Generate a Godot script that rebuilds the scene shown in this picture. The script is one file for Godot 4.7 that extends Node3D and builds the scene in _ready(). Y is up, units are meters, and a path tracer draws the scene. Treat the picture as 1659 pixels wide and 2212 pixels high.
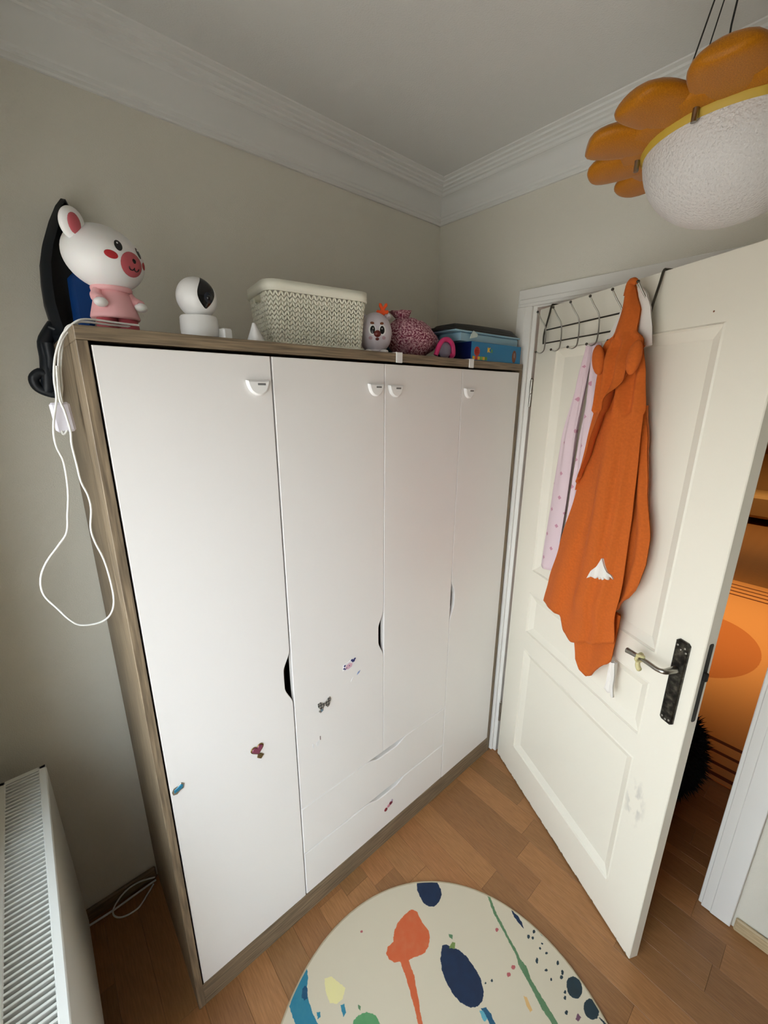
extends Node3D
# A small child's room: a four-door wardrobe, an open panelled door and a round rug, lit by the window in the left wall.

# ---------------------------------------------------------------- measures (metres)
const CAM := Vector3(-0.1022, 1.7457, 0.935)
const FOCAL := 895.473          # pixels in a 1659 x 2212 frame
const YAW := 0.716
const PITCH := 0.2766
const ROLL := 0.004
const WH := 1.86                # wardrobe height
const WW := 1.4248              # wardrobe width
const ZB := -0.4764             # back wall
const X2 := 1.4448              # door wall
const XL := -0.34               # window wall
const ZF := 2.9                 # wall behind the camera
const CEIL := 2.567
const HINGE := Vector3(1.4398, 0.0, 0.042)
const OPEN_ANGLE := 0.4533
const WIN := [-0.08, 0.32, 0.86, 2.0]     # openings in the window wall: z from, z to, y from, y to
const BALC := [0.40, 1.02, 0.06, 2.0]
const DOOR_W := 0.8254
const DOOR_H := 2.05

var rng := RandomNumberGenerator.new()
var cam_right := Vector3.RIGHT
var cam_up := Vector3.UP
var cam_fwd := Vector3.FORWARD
var taken := {}
var M := {}

# ---------------------------------------------------------------- mesh building
class MB:
	var st := SurfaceTool.new()
	var xf := Transform3D()
	func _init() -> void:
		st.begin(Mesh.PRIMITIVE_TRIANGLES)
		st.set_smooth_group(-1)
	func smooth(on: bool, group := 0) -> void:
		st.set_smooth_group(group if on else -1)
	func tri(a: Vector3, b: Vector3, c: Vector3) -> void:   # counter-clockwise seen from outside
		for p in [a, c, b]:
			st.add_vertex(xf * p)
	func tri_uv(a: Vector3, b: Vector3, c: Vector3, ua: Vector2, ub: Vector2, uc: Vector2) -> void:
		var ps := [a, c, b]
		var us := [ua, uc, ub]
		for i in 3:
			st.set_uv(us[i])
			st.add_vertex(xf * ps[i])
	func quad(a: Vector3, b: Vector3, c: Vector3, d: Vector3) -> void:
		tri(a, b, c)
		tri(a, c, d)
	func quad_uv(p: Array, u: Array) -> void:
		tri_uv(p[0], p[1], p[2], u[0], u[1], u[2])
		tri_uv(p[0], p[2], p[3], u[0], u[2], u[3])
	func box(lo: Vector3, hi: Vector3, b := 0.0) -> void:
		var c := (lo + hi) / 2.0
		var h := (hi - lo) / 2.0
		b = minf(b, minf(h.x, minf(h.y, h.z)) * 0.95)
		# corner point on the face whose axis is `ax`
		var pt := func(s: Vector3, ax: int) -> Vector3:
			var r := h - Vector3(b, b, b)
			r[ax] = h[ax]
			return c + Vector3(s.x * r.x, s.y * r.y, s.z * r.z)
		for ax in 3:
			var u := (ax + 1) % 3
			var v := (ax + 2) % 3
			for sg in [-1.0, 1.0]:
				var q := []
				for k in [[-1, -1], [1, -1], [1, 1], [-1, 1]]:
					var s := Vector3()
					s[ax] = sg
					s[u] = k[0] * sg
					s[v] = k[1]
					q.append(pt.call(s, ax))
				quad(q[0], q[1], q[2], q[3])
		if b <= 0.0:
			return
		for ax in 3:                       # bevels along edges parallel to ax
			var u := (ax + 1) % 3
			var v := (ax + 2) % 3
			for su in [-1.0, 1.0]:
				for sv in [-1.0, 1.0]:
					var s0 := Vector3()
					s0[u] = su
					s0[v] = sv
					var s1 := s0
					s0[ax] = -1.0
					s1[ax] = 1.0
					var a: Vector3 = pt.call(s0, u)
					var b2: Vector3 = pt.call(s0, v)
					var c2: Vector3 = pt.call(s1, v)
					var d: Vector3 = pt.call(s1, u)
					if su * sv > 0.0:
						quad(a, b2, c2, d)
					else:
						quad(d, c2, b2, a)
					if false:
						pass
		for sx in [-1.0, 1.0]:
			for sy in [-1.0, 1.0]:
				for sz in [-1.0, 1.0]:
					var s := Vector3(sx, sy, sz)
					var a: Vector3 = pt.call(s, 0)
					var b3: Vector3 = pt.call(s, 1)
					var c3: Vector3 = pt.call(s, 2)
					if sx * sy * sz > 0.0:
						tri(a, b3, c3)
					else:
						tri(a, c3, b3)
	func ellipsoid(c: Vector3, r: Vector3, bas := Basis(), rings := 14, segs := 20) -> void:
		smooth(true, 1)
		var p := func(i: int, j: int) -> Vector3:
			var th := PI * i / rings
			var ph := TAU * (j % segs) / segs
			return c + bas * Vector3(r.x * sin(th) * cos(ph), r.y * cos(th), r.z * sin(th) * sin(ph))
		for i in rings:
			for j in segs:
				var a: Vector3 = p.call(i, j)
				var b: Vector3 = p.call(i, j + 1)
				var d: Vector3 = p.call(i + 1, j + 1)
				var e: Vector3 = p.call(i + 1, j)
				if i == 0:
					tri(a, d, e)
				elif i == rings - 1:
					tri(a, b, e)
				else:
					quad(a, b, d, e)
		smooth(false)
	func lathe(prof: Array, segs := 28, from := 0.0, to := TAU) -> void:   # (r, y) from top to bottom round the y axis
		smooth(true, 2)
		for i in prof.size() - 1:
			for j in segs:
				var a0 := from + (to - from) * j / segs
				var a1 := from + (to - from) * (j + 1) / segs
				if is_equal_approx(to - from, TAU) and j == segs - 1:
					a1 = from
				var r0: float = prof[i].x
				var r1: float = prof[i + 1].x
				var a := Vector3(r0 * cos(a0), prof[i].y, r0 * sin(a0))
				var b := Vector3(r0 * cos(a1), prof[i].y, r0 * sin(a1))
				var c := Vector3(r1 * cos(a1), prof[i + 1].y, r1 * sin(a1))
				var d := Vector3(r1 * cos(a0), prof[i + 1].y, r1 * sin(a0))
				if r0 < 1e-6:
					tri(a, c, d)
				elif r1 < 1e-6:
					tri(a, b, d)
				else:
					quad(a, b, c, d)
		smooth(false)
	func tube(path: Array, rad, sides := 8, caps := true) -> void:
		smooth(true, 3)
		var n := path.size()
		var rings := []
		var up := Vector3.UP
		var t0: Vector3 = (path[1] - path[0]).normalized()
		if absf(t0.dot(up)) > 0.9:
			up = Vector3.RIGHT
		var side := t0.cross(up).normalized()
		for i in n:
			var t: Vector3 = (path[mini(i + 1, n - 1)] - path[maxi(i - 1, 0)]).normalized()
			side = (side - t * side.dot(t)).normalized()
			var w := t.cross(side)
			var r: float = rad[i] if rad is Array else rad
			var ring := []
			for k in sides:
				var a := TAU * k / sides
				ring.append(path[i] + (side * cos(a) + w * sin(a)) * r)
			rings.append(ring)
		for i in n - 1:
			for k in sides:
				var k1 := (k + 1) % sides
				quad(rings[i][k], rings[i][k1], rings[i + 1][k1], rings[i + 1][k])
		smooth(false)
		if caps:
			for k in range(1, sides - 1):
				tri(rings[0][0], rings[0][k + 1], rings[0][k])
				tri(rings[n - 1][0], rings[n - 1][k], rings[n - 1][k + 1])
	func extrude(poly: Array, z0: float, z1: float, bevel := 0.0, round_sides := false) -> void:   # outline in xy, front at z1
		var pts := PackedVector2Array(poly)
		var area := 0.0
		for i in pts.size():
			var q := pts[(i + 1) % pts.size()]
			area += pts[i].x * q.y - q.x * pts[i].y
		if area < 0:
			pts.reverse()
		var n := pts.size()
		var ins := PackedVector2Array()
		for i in n:
			var d0 := (pts[i] - pts[(i + n - 1) % n]).normalized()
			var d1 := (pts[(i + 1) % n] - pts[i]).normalized()
			var nn := Vector2(-d0.y - d1.y, d0.x + d1.x)
			var k := 1.0 + d0.dot(d1)
			ins.append(pts[i] + nn * (bevel / maxf(k, 0.35)))
		var front := ins if bevel > 0.0 else pts
		var idx := Geometry2D.triangulate_polygon(front)
		for i in range(0, idx.size(), 3):
			var a := front[idx[i]]
			var b := front[idx[i + 1]]
			var c := front[idx[i + 2]]
			if (b - a).cross(c - a) < 0:
				var t := b
				b = c
				c = t
			tri(Vector3(a.x, a.y, z1), Vector3(b.x, b.y, z1), Vector3(c.x, c.y, z1))
		var bi := Geometry2D.triangulate_polygon(pts)
		for i in range(0, bi.size(), 3):
			var a := pts[bi[i]]
			var b := pts[bi[i + 1]]
			var c := pts[bi[i + 2]]
			if (b - a).cross(c - a) < 0:
				var t := b
				b = c
				c = t
			tri(Vector3(a.x, a.y, z0), Vector3(c.x, c.y, z0), Vector3(b.x, b.y, z0))
		var zb := z1 - bevel
		smooth(round_sides, 5)
		for i in n:
			var a := pts[i]
			var b := pts[(i + 1) % n]
			quad(Vector3(a.x, a.y, z0), Vector3(b.x, b.y, z0), Vector3(b.x, b.y, zb), Vector3(a.x, a.y, zb))
			if bevel > 0.0:
				var c := ins[(i + 1) % n]
				var d := ins[i]
				quad(Vector3(a.x, a.y, zb), Vector3(b.x, b.y, zb), Vector3(c.x, c.y, z1), Vector3(d.x, d.y, z1))
		smooth(false)
	func grid(pts: Array, closed := false, uvs := []) -> void:   # rows of points, seen from the front: rows downwards, columns to the right
		smooth(true, 4)
		for i in pts.size() - 1:
			var n: int = pts[i].size()
			for j in (n if closed else n - 1):
				var k := (j + 1) % n
				if uvs.is_empty():
					quad(pts[i + 1][j], pts[i + 1][k], pts[i][k], pts[i][j])
				else:
					quad_uv([pts[i + 1][j], pts[i + 1][k], pts[i][k], pts[i][j]], [uvs[i + 1][j], uvs[i + 1][k], uvs[i][k], uvs[i][j]])
		smooth(false)
	func mesh() -> ArrayMesh:
		st.generate_normals()
		return st.commit()

func named(called: String) -> String:
	if not taken.has(called):
		taken[called] = 0
		return called
	taken[called] += 1
	return "%s_%03d" % [called, taken[called]]

func put(called: String, mesh: Mesh, mat: Material, parent: Node = self) -> MeshInstance3D:
	var o := MeshInstance3D.new()
	o.name = named(called) if parent == self else called
	o.mesh = mesh
	o.material_override = mat
	o.cast_shadow = GeometryInstance3D.SHADOW_CASTING_SETTING_ON
	parent.add_child(o, true)
	return o

func part(called: String, mb: MB, mat: Material, parent: Node = self) -> MeshInstance3D:
	return put(called, mb.mesh(), mat, parent)

func thing(called: String, at: Transform3D, label: String, category: String, group := "", kind := "") -> Node3D:
	var o := Node3D.new()
	o.name = named(called)
	o.transform = at
	add_child(o, true)
	tag(o, label, category, group, kind)
	return o

func tag(o: Node, label: String, category: String, group := "", kind := "") -> Node:
	o.set_meta("label", label)
	o.set_meta("category", category)
	if group:
		o.set_meta("group", group)
	if kind:
		o.set_meta("kind", kind)
	return o

func at(p: Vector3, turn := 0.0) -> Transform3D:
	return Transform3D(Basis(Vector3.UP, turn), p)

func curve(pts: Array, steps := 8) -> Array:
	var out := []
	for i in pts.size() - 1:
		var a = pts[maxi(i - 1, 0)]
		var b = pts[i]
		var c = pts[i + 1]
		var d = pts[mini(i + 2, pts.size() - 1)]
		for k in steps:
			out.append(b.cubic_interpolate(c, a, d, float(k) / steps))
	out.append(pts[-1])
	return out

func lerp_table(t: Array, x: float) -> float:   # [[x, y], ...] with x rising
	if x <= t[0][0]:
		return t[0][1]
	for i in t.size() - 1:
		if x <= t[i + 1][0]:
			var k: float = (x - t[i][0]) / (t[i + 1][0] - t[i][0])
			if t.size() > 2:
				k = k * k * (3.0 - 2.0 * k) * 0.5 + k * 0.5
			return lerpf(t[i][1], t[i + 1][1], k)
	return t[-1][1]

# ---------------------------------------------------------------- photograph pixels to rays (a direction only; the distance comes from the surface touched)
func ray(px: Vector2) -> Vector3:
	return cam_fwd + cam_right * ((px.x - 829.5) / FOCAL) - cam_up * ((px.y - 1106.0) / FOCAL)

func on_plane(px: Vector2, axis: int, value: float) -> Vector3:
	var d := ray(px)
	return CAM + d * ((value - CAM[axis]) / d[axis])

# ---------------------------------------------------------------- textures and materials
func noise_image(size: int, freq: float, sd: int, octaves := 4) -> Image:
	var n := FastNoiseLite.new()
	n.seed = sd
	n.frequency = freq
	n.fractal_octaves = octaves
	return n.get_seamless_image(size, size)

func tinted(img: Image, lo: Color, hi: Color, power := 1.0) -> ImageTexture:
	var w := img.get_width()
	var h := img.get_height()
	var src := img.get_data()
	var out := PackedByteArray()
	out.resize(w * h * 3)
	var lut := []
	for i in 256:
		lut.append(lo.lerp(hi, pow(i / 255.0, power)))
	for i in w * h:
		var c: Color = lut[src[i]]
		out[i * 3] = int(c.r * 255.0)
		out[i * 3 + 1] = int(c.g * 255.0)
		out[i * 3 + 2] = int(c.b * 255.0)
	return ImageTexture.create_from_image(Image.create_from_data(w, h, false, Image.FORMAT_RGB8, out))

func mat(c: Color, rough := 0.6, metal := 0.0) -> StandardMaterial3D:
	var m := StandardMaterial3D.new()
	m.albedo_color = c
	m.roughness = rough
	m.metallic = metal
	return m

func bumpy(m: StandardMaterial3D, img: Image, scale: float, height: float) -> StandardMaterial3D:
	var b := Image.create_from_data(img.get_width(), img.get_height(), false, Image.FORMAT_L8, img.get_data())
	b.bump_map_to_normal_map(height)
	m.normal_enabled = true
	m.normal_texture = ImageTexture.create_from_image(b)
	m.normal_scale = 1.0
	m.uv1_triplanar = true
	m.uv1_world_triplanar = true
	m.uv1_scale = Vector3(scale, scale, scale)
	return m

func wood(tex: Texture2D, scale: Vector3, offset := Vector3.ZERO, tint := Color.WHITE, rough := 0.5) -> StandardMaterial3D:
	var m := mat(tint, rough)
	m.albedo_texture = tex
	m.uv1_triplanar = true
	m.uv1_world_triplanar = true
	m.uv1_triplanar_sharpness = 8.0
	m.uv1_scale = scale
	m.uv1_offset = offset
	return m

func make_materials() -> void:
	var fine := noise_image(256, 0.09, 3)
	var coarse := noise_image(512, 0.02, 5, 5)
	var grain := noise_image(512, 0.03, 9, 5)
	M.wall = bumpy(mat(Color(0.875, 0.86, 0.81), 0.85), fine, 9.0, 1.2)
	M.ceiling = bumpy(mat(Color(0.875, 0.875, 0.86), 0.9), fine, 7.0, 1.0)
	M.cornice = mat(Color(0.90, 0.90, 0.885), 0.55)
	M.trim = mat(Color(0.925, 0.92, 0.90), 0.35)
	M.laminate = mat(Color(0.935, 0.925, 0.915), 0.38)
	M.laminate_edge = mat(Color(0.92, 0.91, 0.90), 0.45)
	M.plastic = mat(Color(0.93, 0.93, 0.925), 0.32)
	M.catch = mat(Color(0.965, 0.965, 0.96), 0.22)
	M.plastic_grey = mat(Color(0.45, 0.45, 0.45), 0.5)
	M.cable = mat(Color(0.92, 0.92, 0.90), 0.4)
	M.dark = mat(Color(0.10, 0.09, 0.085), 0.7)
	var oak := tinted(grain, Color(0.345, 0.295, 0.235), Color(0.625, 0.55, 0.445), 0.9)
	M.oak_up = wood(oak, Vector3(7.0, 0.42, 7.0), Vector3(0.1, 0.3, 0.2), Color.WHITE, 0.5)
	M.oak_across = wood(oak, Vector3(0.42, 9.0, 7.0), Vector3(0.3, 0.1, 0.0), Color.WHITE, 0.5)
	var pale := tinted(grain, Color(0.66, 0.59, 0.48), Color(0.82, 0.76, 0.65), 0.9)
	M.baseboard = wood(pale, Vector3(6.0, 9.0, 0.7), Vector3.ZERO, Color(1.0, 0.98, 0.93), 0.45)
	M.baseboard_x = wood(oak, Vector3(0.7, 9.0, 6.0), Vector3.ZERO, Color(1.0, 0.98, 0.93), 0.45)
	var beech := tinted(grain, Color(0.575, 0.405, 0.25), Color(0.70, 0.505, 0.325), 0.9)
	M.plank = []
	for i in 8:
		var k: float = [0.93, 1.0, 0.88, 0.97, 0.91, 1.0, 0.90, 0.98][i]
		var r: float = [0.99, 1.0, 1.0, 1.02, 0.98, 1.0, 1.01, 1.0][i]
		M.plank.append(wood(beech, Vector3(11.0, 5.0, 0.9), Vector3(0.13 * i, 0.0, 0.37 * i), Color(minf(k * r, 1.0), k * 0.985, k * 0.965), 0.42))
	M.metal = mat(Color(0.62, 0.61, 0.58), 0.28, 1.0)
	M.metal_dark = bumpy(mat(Color(0.30, 0.285, 0.255), 0.36, 0.85), coarse, 14.0, 2.0)
	var worn := tinted(coarse, Color(0.10, 0.095, 0.085), Color(0.46, 0.44, 0.39), 1.6)
	M.plate = mat(Color.WHITE, 0.34, 0.8)
	M.plate.albedo_texture = worn
	M.plate.uv1_triplanar = true
	M.plate.uv1_scale = Vector3(4, 4, 4)
	M.lock = mat(Color(0.16, 0.155, 0.15), 0.45, 0.6)
	M.glass = mat(Color(0.95, 0.97, 0.97, 0.06), 0.02)
	M.glass.transparency = BaseMaterial3D.TRANSPARENCY_ALPHA
	M.radiator = mat(Color(0.90, 0.90, 0.875), 0.4)
	# toys and things on the wardrobe
	M.bear_white = mat(Color(0.93, 0.925, 0.92), 0.45)
	M.bear_white.subsurf_scatter_enabled = true
	M.bear_white.subsurf_scatter_strength = 0.1
	M.bear_pink = mat(Color(0.94, 0.71, 0.72), 0.5)
	M.bear_rose = mat(Color(0.72, 0.33, 0.36), 0.5)
	M.bear_cheek = mat(Color(0.70, 0.14, 0.17), 0.5)
	M.black = mat(Color(0.045, 0.045, 0.05), 0.3)
	M.gloss_black = mat(Color(0.03, 0.03, 0.035), 0.08)
	M.navy_case = mat(Color(0.055, 0.085, 0.12), 0.45)
	M.blue_case = mat(Color(0.09, 0.26, 0.52), 0.22)
	M.basket = mat(Color(0.95, 0.945, 0.88), 0.5)
	M.rein_body = mat(Color(0.82, 0.79, 0.82), 0.4)
	M.orange_antler = mat(Color(0.95, 0.33, 0.08), 0.5)
	M.brown = mat(Color(0.47, 0.27, 0.17), 0.6)
	M.nose_red = mat(Color(0.40, 0.12, 0.10), 0.35)
	M.white_print = mat(Color(0.92, 0.92, 0.92), 0.5)
	M.pink_blush = mat(Color(0.74, 0.60, 0.64), 0.5)
	var spots := noise_image(512, 0.055, 21, 2)
	var sd := spots.get_data()
	for i in sd.size():
		sd[i] = 255 if sd[i] > 140 else (0 if sd[i] < 130 else 110)
	spots = Image.create_from_data(512, 512, false, Image.FORMAT_L8, sd)
	M.bag = mat(Color.WHITE, 0.75)
	M.bag.albedo_texture = tinted(spots, Color(0.47, 0.13, 0.25), Color(0.90, 0.74, 0.77))
	M.bag.uv1_triplanar = true
	M.bag.uv1_scale = Vector3(4.5, 4.5, 4.5)
	M.magenta = mat(Color(0.82, 0.20, 0.45), 0.5)
	M.tub = mat(Color(0.58, 0.73, 0.80), 0.3)
	M.black_tray = mat(Color(0.05, 0.05, 0.055), 0.5)
	M.box_blue = mat(Color(0.10, 0.48, 0.68), 0.35)
	M.box_navy = mat(Color(0.05, 0.10, 0.32), 0.35)
	M.print_red = mat(Color(0.85, 0.25, 0.18), 0.4)
	M.print_yellow = mat(Color(0.93, 0.74, 0.20), 0.4)
	M.print_green = mat(Color(0.45, 0.68, 0.25), 0.4)
	M.teal_cloth = mat(Color(0.12, 0.30, 0.40), 0.8)
	# cloth
	var nap := noise_image(512, 0.12, 31, 3)
	M.towel = bumpy(mat(Color(0.80, 0.39, 0.11), 0.95), nap, 10.0, 1.5)
	M.towel.albedo_texture = tinted(noise_image(512, 0.02, 33, 4), Color(0.90, 0.90, 0.90), Color(1, 1, 1))
	M.towel.rim_enabled = true
	M.towel.rim = 0.35
	M.towel.rim_tint = 1.0
	M.towel_white = bumpy(mat(Color(0.90, 0.88, 0.85), 0.95), nap, 10.0, 1.5)
	M.robe = mat(Color.WHITE, 0.95)
	M.robe.albedo_texture = dots_texture()
	M.robe.uv1_scale = Vector3(1, 1, 1)
	# lamp
	var amber := noise_image(512, 0.035, 41, 4)
	M.petal = bumpy(mat(Color(1, 1, 1), 0.42), fine, 30.0, 1.6)
	M.petal.albedo_texture = tinted(amber, Color(0.52, 0.31, 0.0), Color(0.78, 0.49, 0.02))
	M.petal.metallic_specular = 0.3
	M.petal.rim_enabled = true
	M.petal.rim = 0.2
	M.petal.rim_tint = 1.0
	M.lamp_band = mat(Color(0.72, 0.60, 0.20), 0.6)
	M.lamp_bowl = bumpy(mat(Color(0.80, 0.785, 0.77), 0.55), noise_image(256, 0.05, 43, 3), 12.0, 5.0)
	M.lamp_bowl.backlight_enabled = true
	M.lamp_bowl.backlight = Color(0.25, 0.25, 0.25)
	# hall
	M.hall_wall = mat(Color(0.80, 0.70, 0.52), 0.9)
	M.fluff = mat(Color(0.035, 0.033, 0.034), 0.9)
	M.sofa = mat(Color(0.66, 0.52, 0.33), 0.8)
	M.sofa_foot = mat(Color(0.28, 0.17, 0.10), 0.5)

func dots_texture() -> ImageTexture:
	var im := Image.create(512, 512, false, Image.FORMAT_RGB8)
	im.fill(Color(0.87, 0.785, 0.81))
	for i in 40:
		var cx := (i % 5) * 102.0 + (51.0 if (i / 5) % 2 else 0.0) + rng.randf_range(-10, 10)
		var cy := (i / 5) * 64.0 + rng.randf_range(-8, 8)
		for y in range(-11, 12):
			for x in range(-11, 12):
				if absi(x) + absi(y) < 11:
					im.set_pixel(posmod(int(cx) + x, 512), posmod(int(cy) + y, 512), Color(0.76, 0.55, 0.62))
	return ImageTexture.create_from_image(im)

# ---------------------------------------------------------------- the scene
func _ready() -> void:
	rng.seed = 7
	set_view()
	make_materials()
	build_room()
	build_window()
	build_cornice()
	build_door_frame()
	build_hall()
	build_wardrobe()
	build_door()
	build_rug()
	build_radiator()
	build_door_things()
	build_lamp()
	build_top_things()
	build_stickers()
	build_cables()

func set_view() -> void:
	var c := Camera3D.new()
	c.name = "camera"
	cam_fwd = Vector3(sin(YAW) * cos(PITCH), -sin(PITCH), -cos(YAW) * cos(PITCH))
	var r0 := Vector3(cos(YAW), 0, sin(YAW))
	var u0 := r0.cross(cam_fwd)
	cam_right = r0 * cos(ROLL) + u0 * sin(ROLL)
	cam_up = u0 * cos(ROLL) - r0 * sin(ROLL)
	c.transform = Transform3D(Basis(cam_right, cam_up, -cam_fwd), CAM)
	c.fov = rad_to_deg(2.0 * atan(1106.0 / FOCAL))
	c.near = 0.02
	c.far = 60.0
	add_child(c)
	c.current = true
	var we := WorldEnvironment.new()
	we.name = "world"
	var e := Environment.new()
	var sm := ProceduralSkyMaterial.new()
	sm.sky_top_color = Color(0.83, 0.885, 0.93)
	sm.sky_horizon_color = Color(0.935, 0.945, 0.945)
	sm.ground_horizon_color = Color(0.79, 0.785, 0.765)
	sm.ground_bottom_color = Color(0.66, 0.655, 0.64)
	sm.sky_curve = 0.2
	sm.energy_multiplier = 1.0
	var sky := Sky.new()
	sky.sky_material = sm
	e.background_mode = Environment.BG_SKY
	e.background_energy_multiplier = 12.4
	e.sky = sky
	e.ambient_light_source = Environment.AMBIENT_SOURCE_DISABLED
	e.tonemap_mode = Environment.TONE_MAPPER_LINEAR
	e.tonemap_exposure = 1.0
	e.sdfgi_enabled = true
	e.ssao_enabled = true
	e.ssil_enabled = true
	we.environment = e
	add_child(we)

# ---------------------------------------------------------------- room shell
func build_room() -> void:
	var t := 0.15
	var mb := MB.new()
	mb.box(Vector3(XL - t, 0, ZB - t), Vector3(X2 + t, CEIL, ZB))
	tag(part("wall_back", mb, M.wall), "plain greige painted wall behind the wardrobe", "wall", "", "structure")
	# door wall with the opening
	mb = MB.new()
	mb.box(Vector3(X2, 0, ZB), Vector3(X2 + t, CEIL, 0.005))
	mb.box(Vector3(X2, 0, 0.905), Vector3(X2 + t, CEIL, ZF))
	mb.box(Vector3(X2, 2.085, 0.005), Vector3(X2 + t, CEIL, 0.905))
	tag(part("wall_right", mb, M.wall), "painted wall with the doorway to the hall", "wall", "", "structure")
	# window wall: a window above the radiator and a glazed balcony door next to it
	mb = MB.new()
	mb.box(Vector3(XL - t, 0, ZB), Vector3(XL, CEIL, WIN[0]))
	mb.box(Vector3(XL - t, 0, WIN[0]), Vector3(XL, WIN[2], WIN[1]))
	mb.box(Vector3(XL - t, WIN[3], WIN[0]), Vector3(XL, CEIL, WIN[1]))
	mb.box(Vector3(XL - t, 0, WIN[1]), Vector3(XL, CEIL, BALC[0]))
	mb.box(Vector3(XL - t, 0, BALC[0]), Vector3(XL, BALC[2], BALC[1]))
	mb.box(Vector3(XL - t, BALC[3], BALC[0]), Vector3(XL, CEIL, BALC[1]))
	mb.box(Vector3(XL - t, 0, BALC[1]), Vector3(XL, CEIL, ZF))
	tag(part("wall_left", mb, M.wall), "painted wall with a window and a balcony door", "wall", "", "structure")
	mb = MB.new()
	mb.box(Vector3(XL - t, 0, ZF), Vector3(X2 + t, CEIL, ZF + t))
	tag(part("wall_front", mb, M.wall), "plain painted wall opposite the wardrobe", "wall", "", "structure")
	mb = MB.new()
	mb.box(Vector3(XL - t, CEIL, ZB - t), Vector3(X2 + t, CEIL + t, ZF + t))
	tag(part("ceiling", mb, M.ceiling), "flat matte white ceiling of the small room", "ceiling", "", "structure")
	# floor: a bed under separate laminate strips that run away from the wardrobe
	var f := thing("floor", Transform3D(), "brown beech laminate floor laid in narrow strips", "floor", "", "structure")
	mb = MB.new()
	mb.box(Vector3(XL - t, -0.12, ZB - t), Vector3(X2 + t, -0.009, ZF + t))
	part("floor_bed", mb, M.dark, f)
	strips(f, XL, X2 + 0.15, ZB, ZF, 11)
	# skirting boards
	mb = MB.new()
	mb.box(Vector3(XL, 0.0, ZB), Vector3(-0.004, 0.052, ZB + 0.013), 0.004)
	tag(part("baseboard_back", mb, M.baseboard_x), "low wooden skirting board below wall beside the wardrobe", "skirting board", "", "structure")
	mb = MB.new()
	mb.box(Vector3(X2 - 0.013, 0.0, 0.985), Vector3(X2, 0.052, ZF), 0.004)
	tag(part("baseboard_right", mb, M.baseboard), "pale wooden skirting board beside the white door casing", "skirting board", "", "structure")

func strips(parent: Node, x0: float, x1: float, z0: float, z1: float, sd: int) -> void:
	var rn := RandomNumberGenerator.new()
	rn.seed = sd
	var sw := 0.0965
	var k0 := int(floor((x0 - 0.016) / sw))
	var cache := {}
	var k := k0
	while 0.016 + k * sw < x1 - 0.002:
		var a := maxf(0.016 + k * sw, x0)
		var b := minf(0.016 + (k + 1) * sw, x1)
		var z := z0 - rn.randf_range(0.0, 0.3)
		var last := -1
		while z < z1:
			var l: float = [0.36, 0.42, 0.48, 0.54, 0.62][rn.randi() % 5]
			var za := maxf(z, z0)
			var zb := minf(z + l, z1)
			z += l
			if zb - za < 0.01:
				continue
			var v := rn.randi() % 8
			if v == last:
				v = (v + 3) % 8
			last = v
			var key := "%.3f %.3f" % [b - a, zb - za]
			if not cache.has(key):
				var mb := MB.new()
				var h := Vector3((b - a) / 2.0 - 0.0002, 0.005, (zb - za) / 2.0 - 0.0002)
				mb.box(-h, h, 0.0006)
				cache[key] = mb.mesh()
			var o := put("plank", cache[key], M.plank[v], parent)
			o.position = Vector3((a + b) / 2.0, -0.005, (za + zb) / 2.0)
		k += 1

func build_window() -> void:
	glazed("window_1", "white framed window above the radiator", WIN, true)
	glazed("window_2", "tall glazed balcony door beside the window", BALC, false)

func glazed(called: String, label: String, w: Array, sill: bool) -> void:
	var o := thing(called, Transform3D(), label, "window", "", "structure")
	var x := XL - 0.1
	var f := 0.05
	var mb := MB.new()
	mb.box(Vector3(x - 0.03, w[2], w[0]), Vector3(x + 0.03, w[2] + f, w[1]), 0.004)
	mb.box(Vector3(x - 0.03, w[3] - f, w[0]), Vector3(x + 0.03, w[3], w[1]), 0.004)
	mb.box(Vector3(x - 0.03, w[2] + f, w[0]), Vector3(x + 0.03, w[3] - f, w[0] + f), 0.004)
	mb.box(Vector3(x - 0.03, w[2] + f, w[1] - f), Vector3(x + 0.03, w[3] - f, w[1]), 0.004)
	part("window_frame", mb, M.trim, o)
	mb = MB.new()
	mb.box(Vector3(x - 0.002, w[2] + f, w[0] + f), Vector3(x + 0.002, w[3] - f, w[1] - f))
	part("pane", mb, M.glass, o)
	if sill:
		mb = MB.new()
		mb.box(Vector3(XL - 0.15, w[2] - 0.025, w[0]), Vector3(XL, w[2], w[1]), 0.004)
		part("window_sill", mb, M.trim, o)

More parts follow.
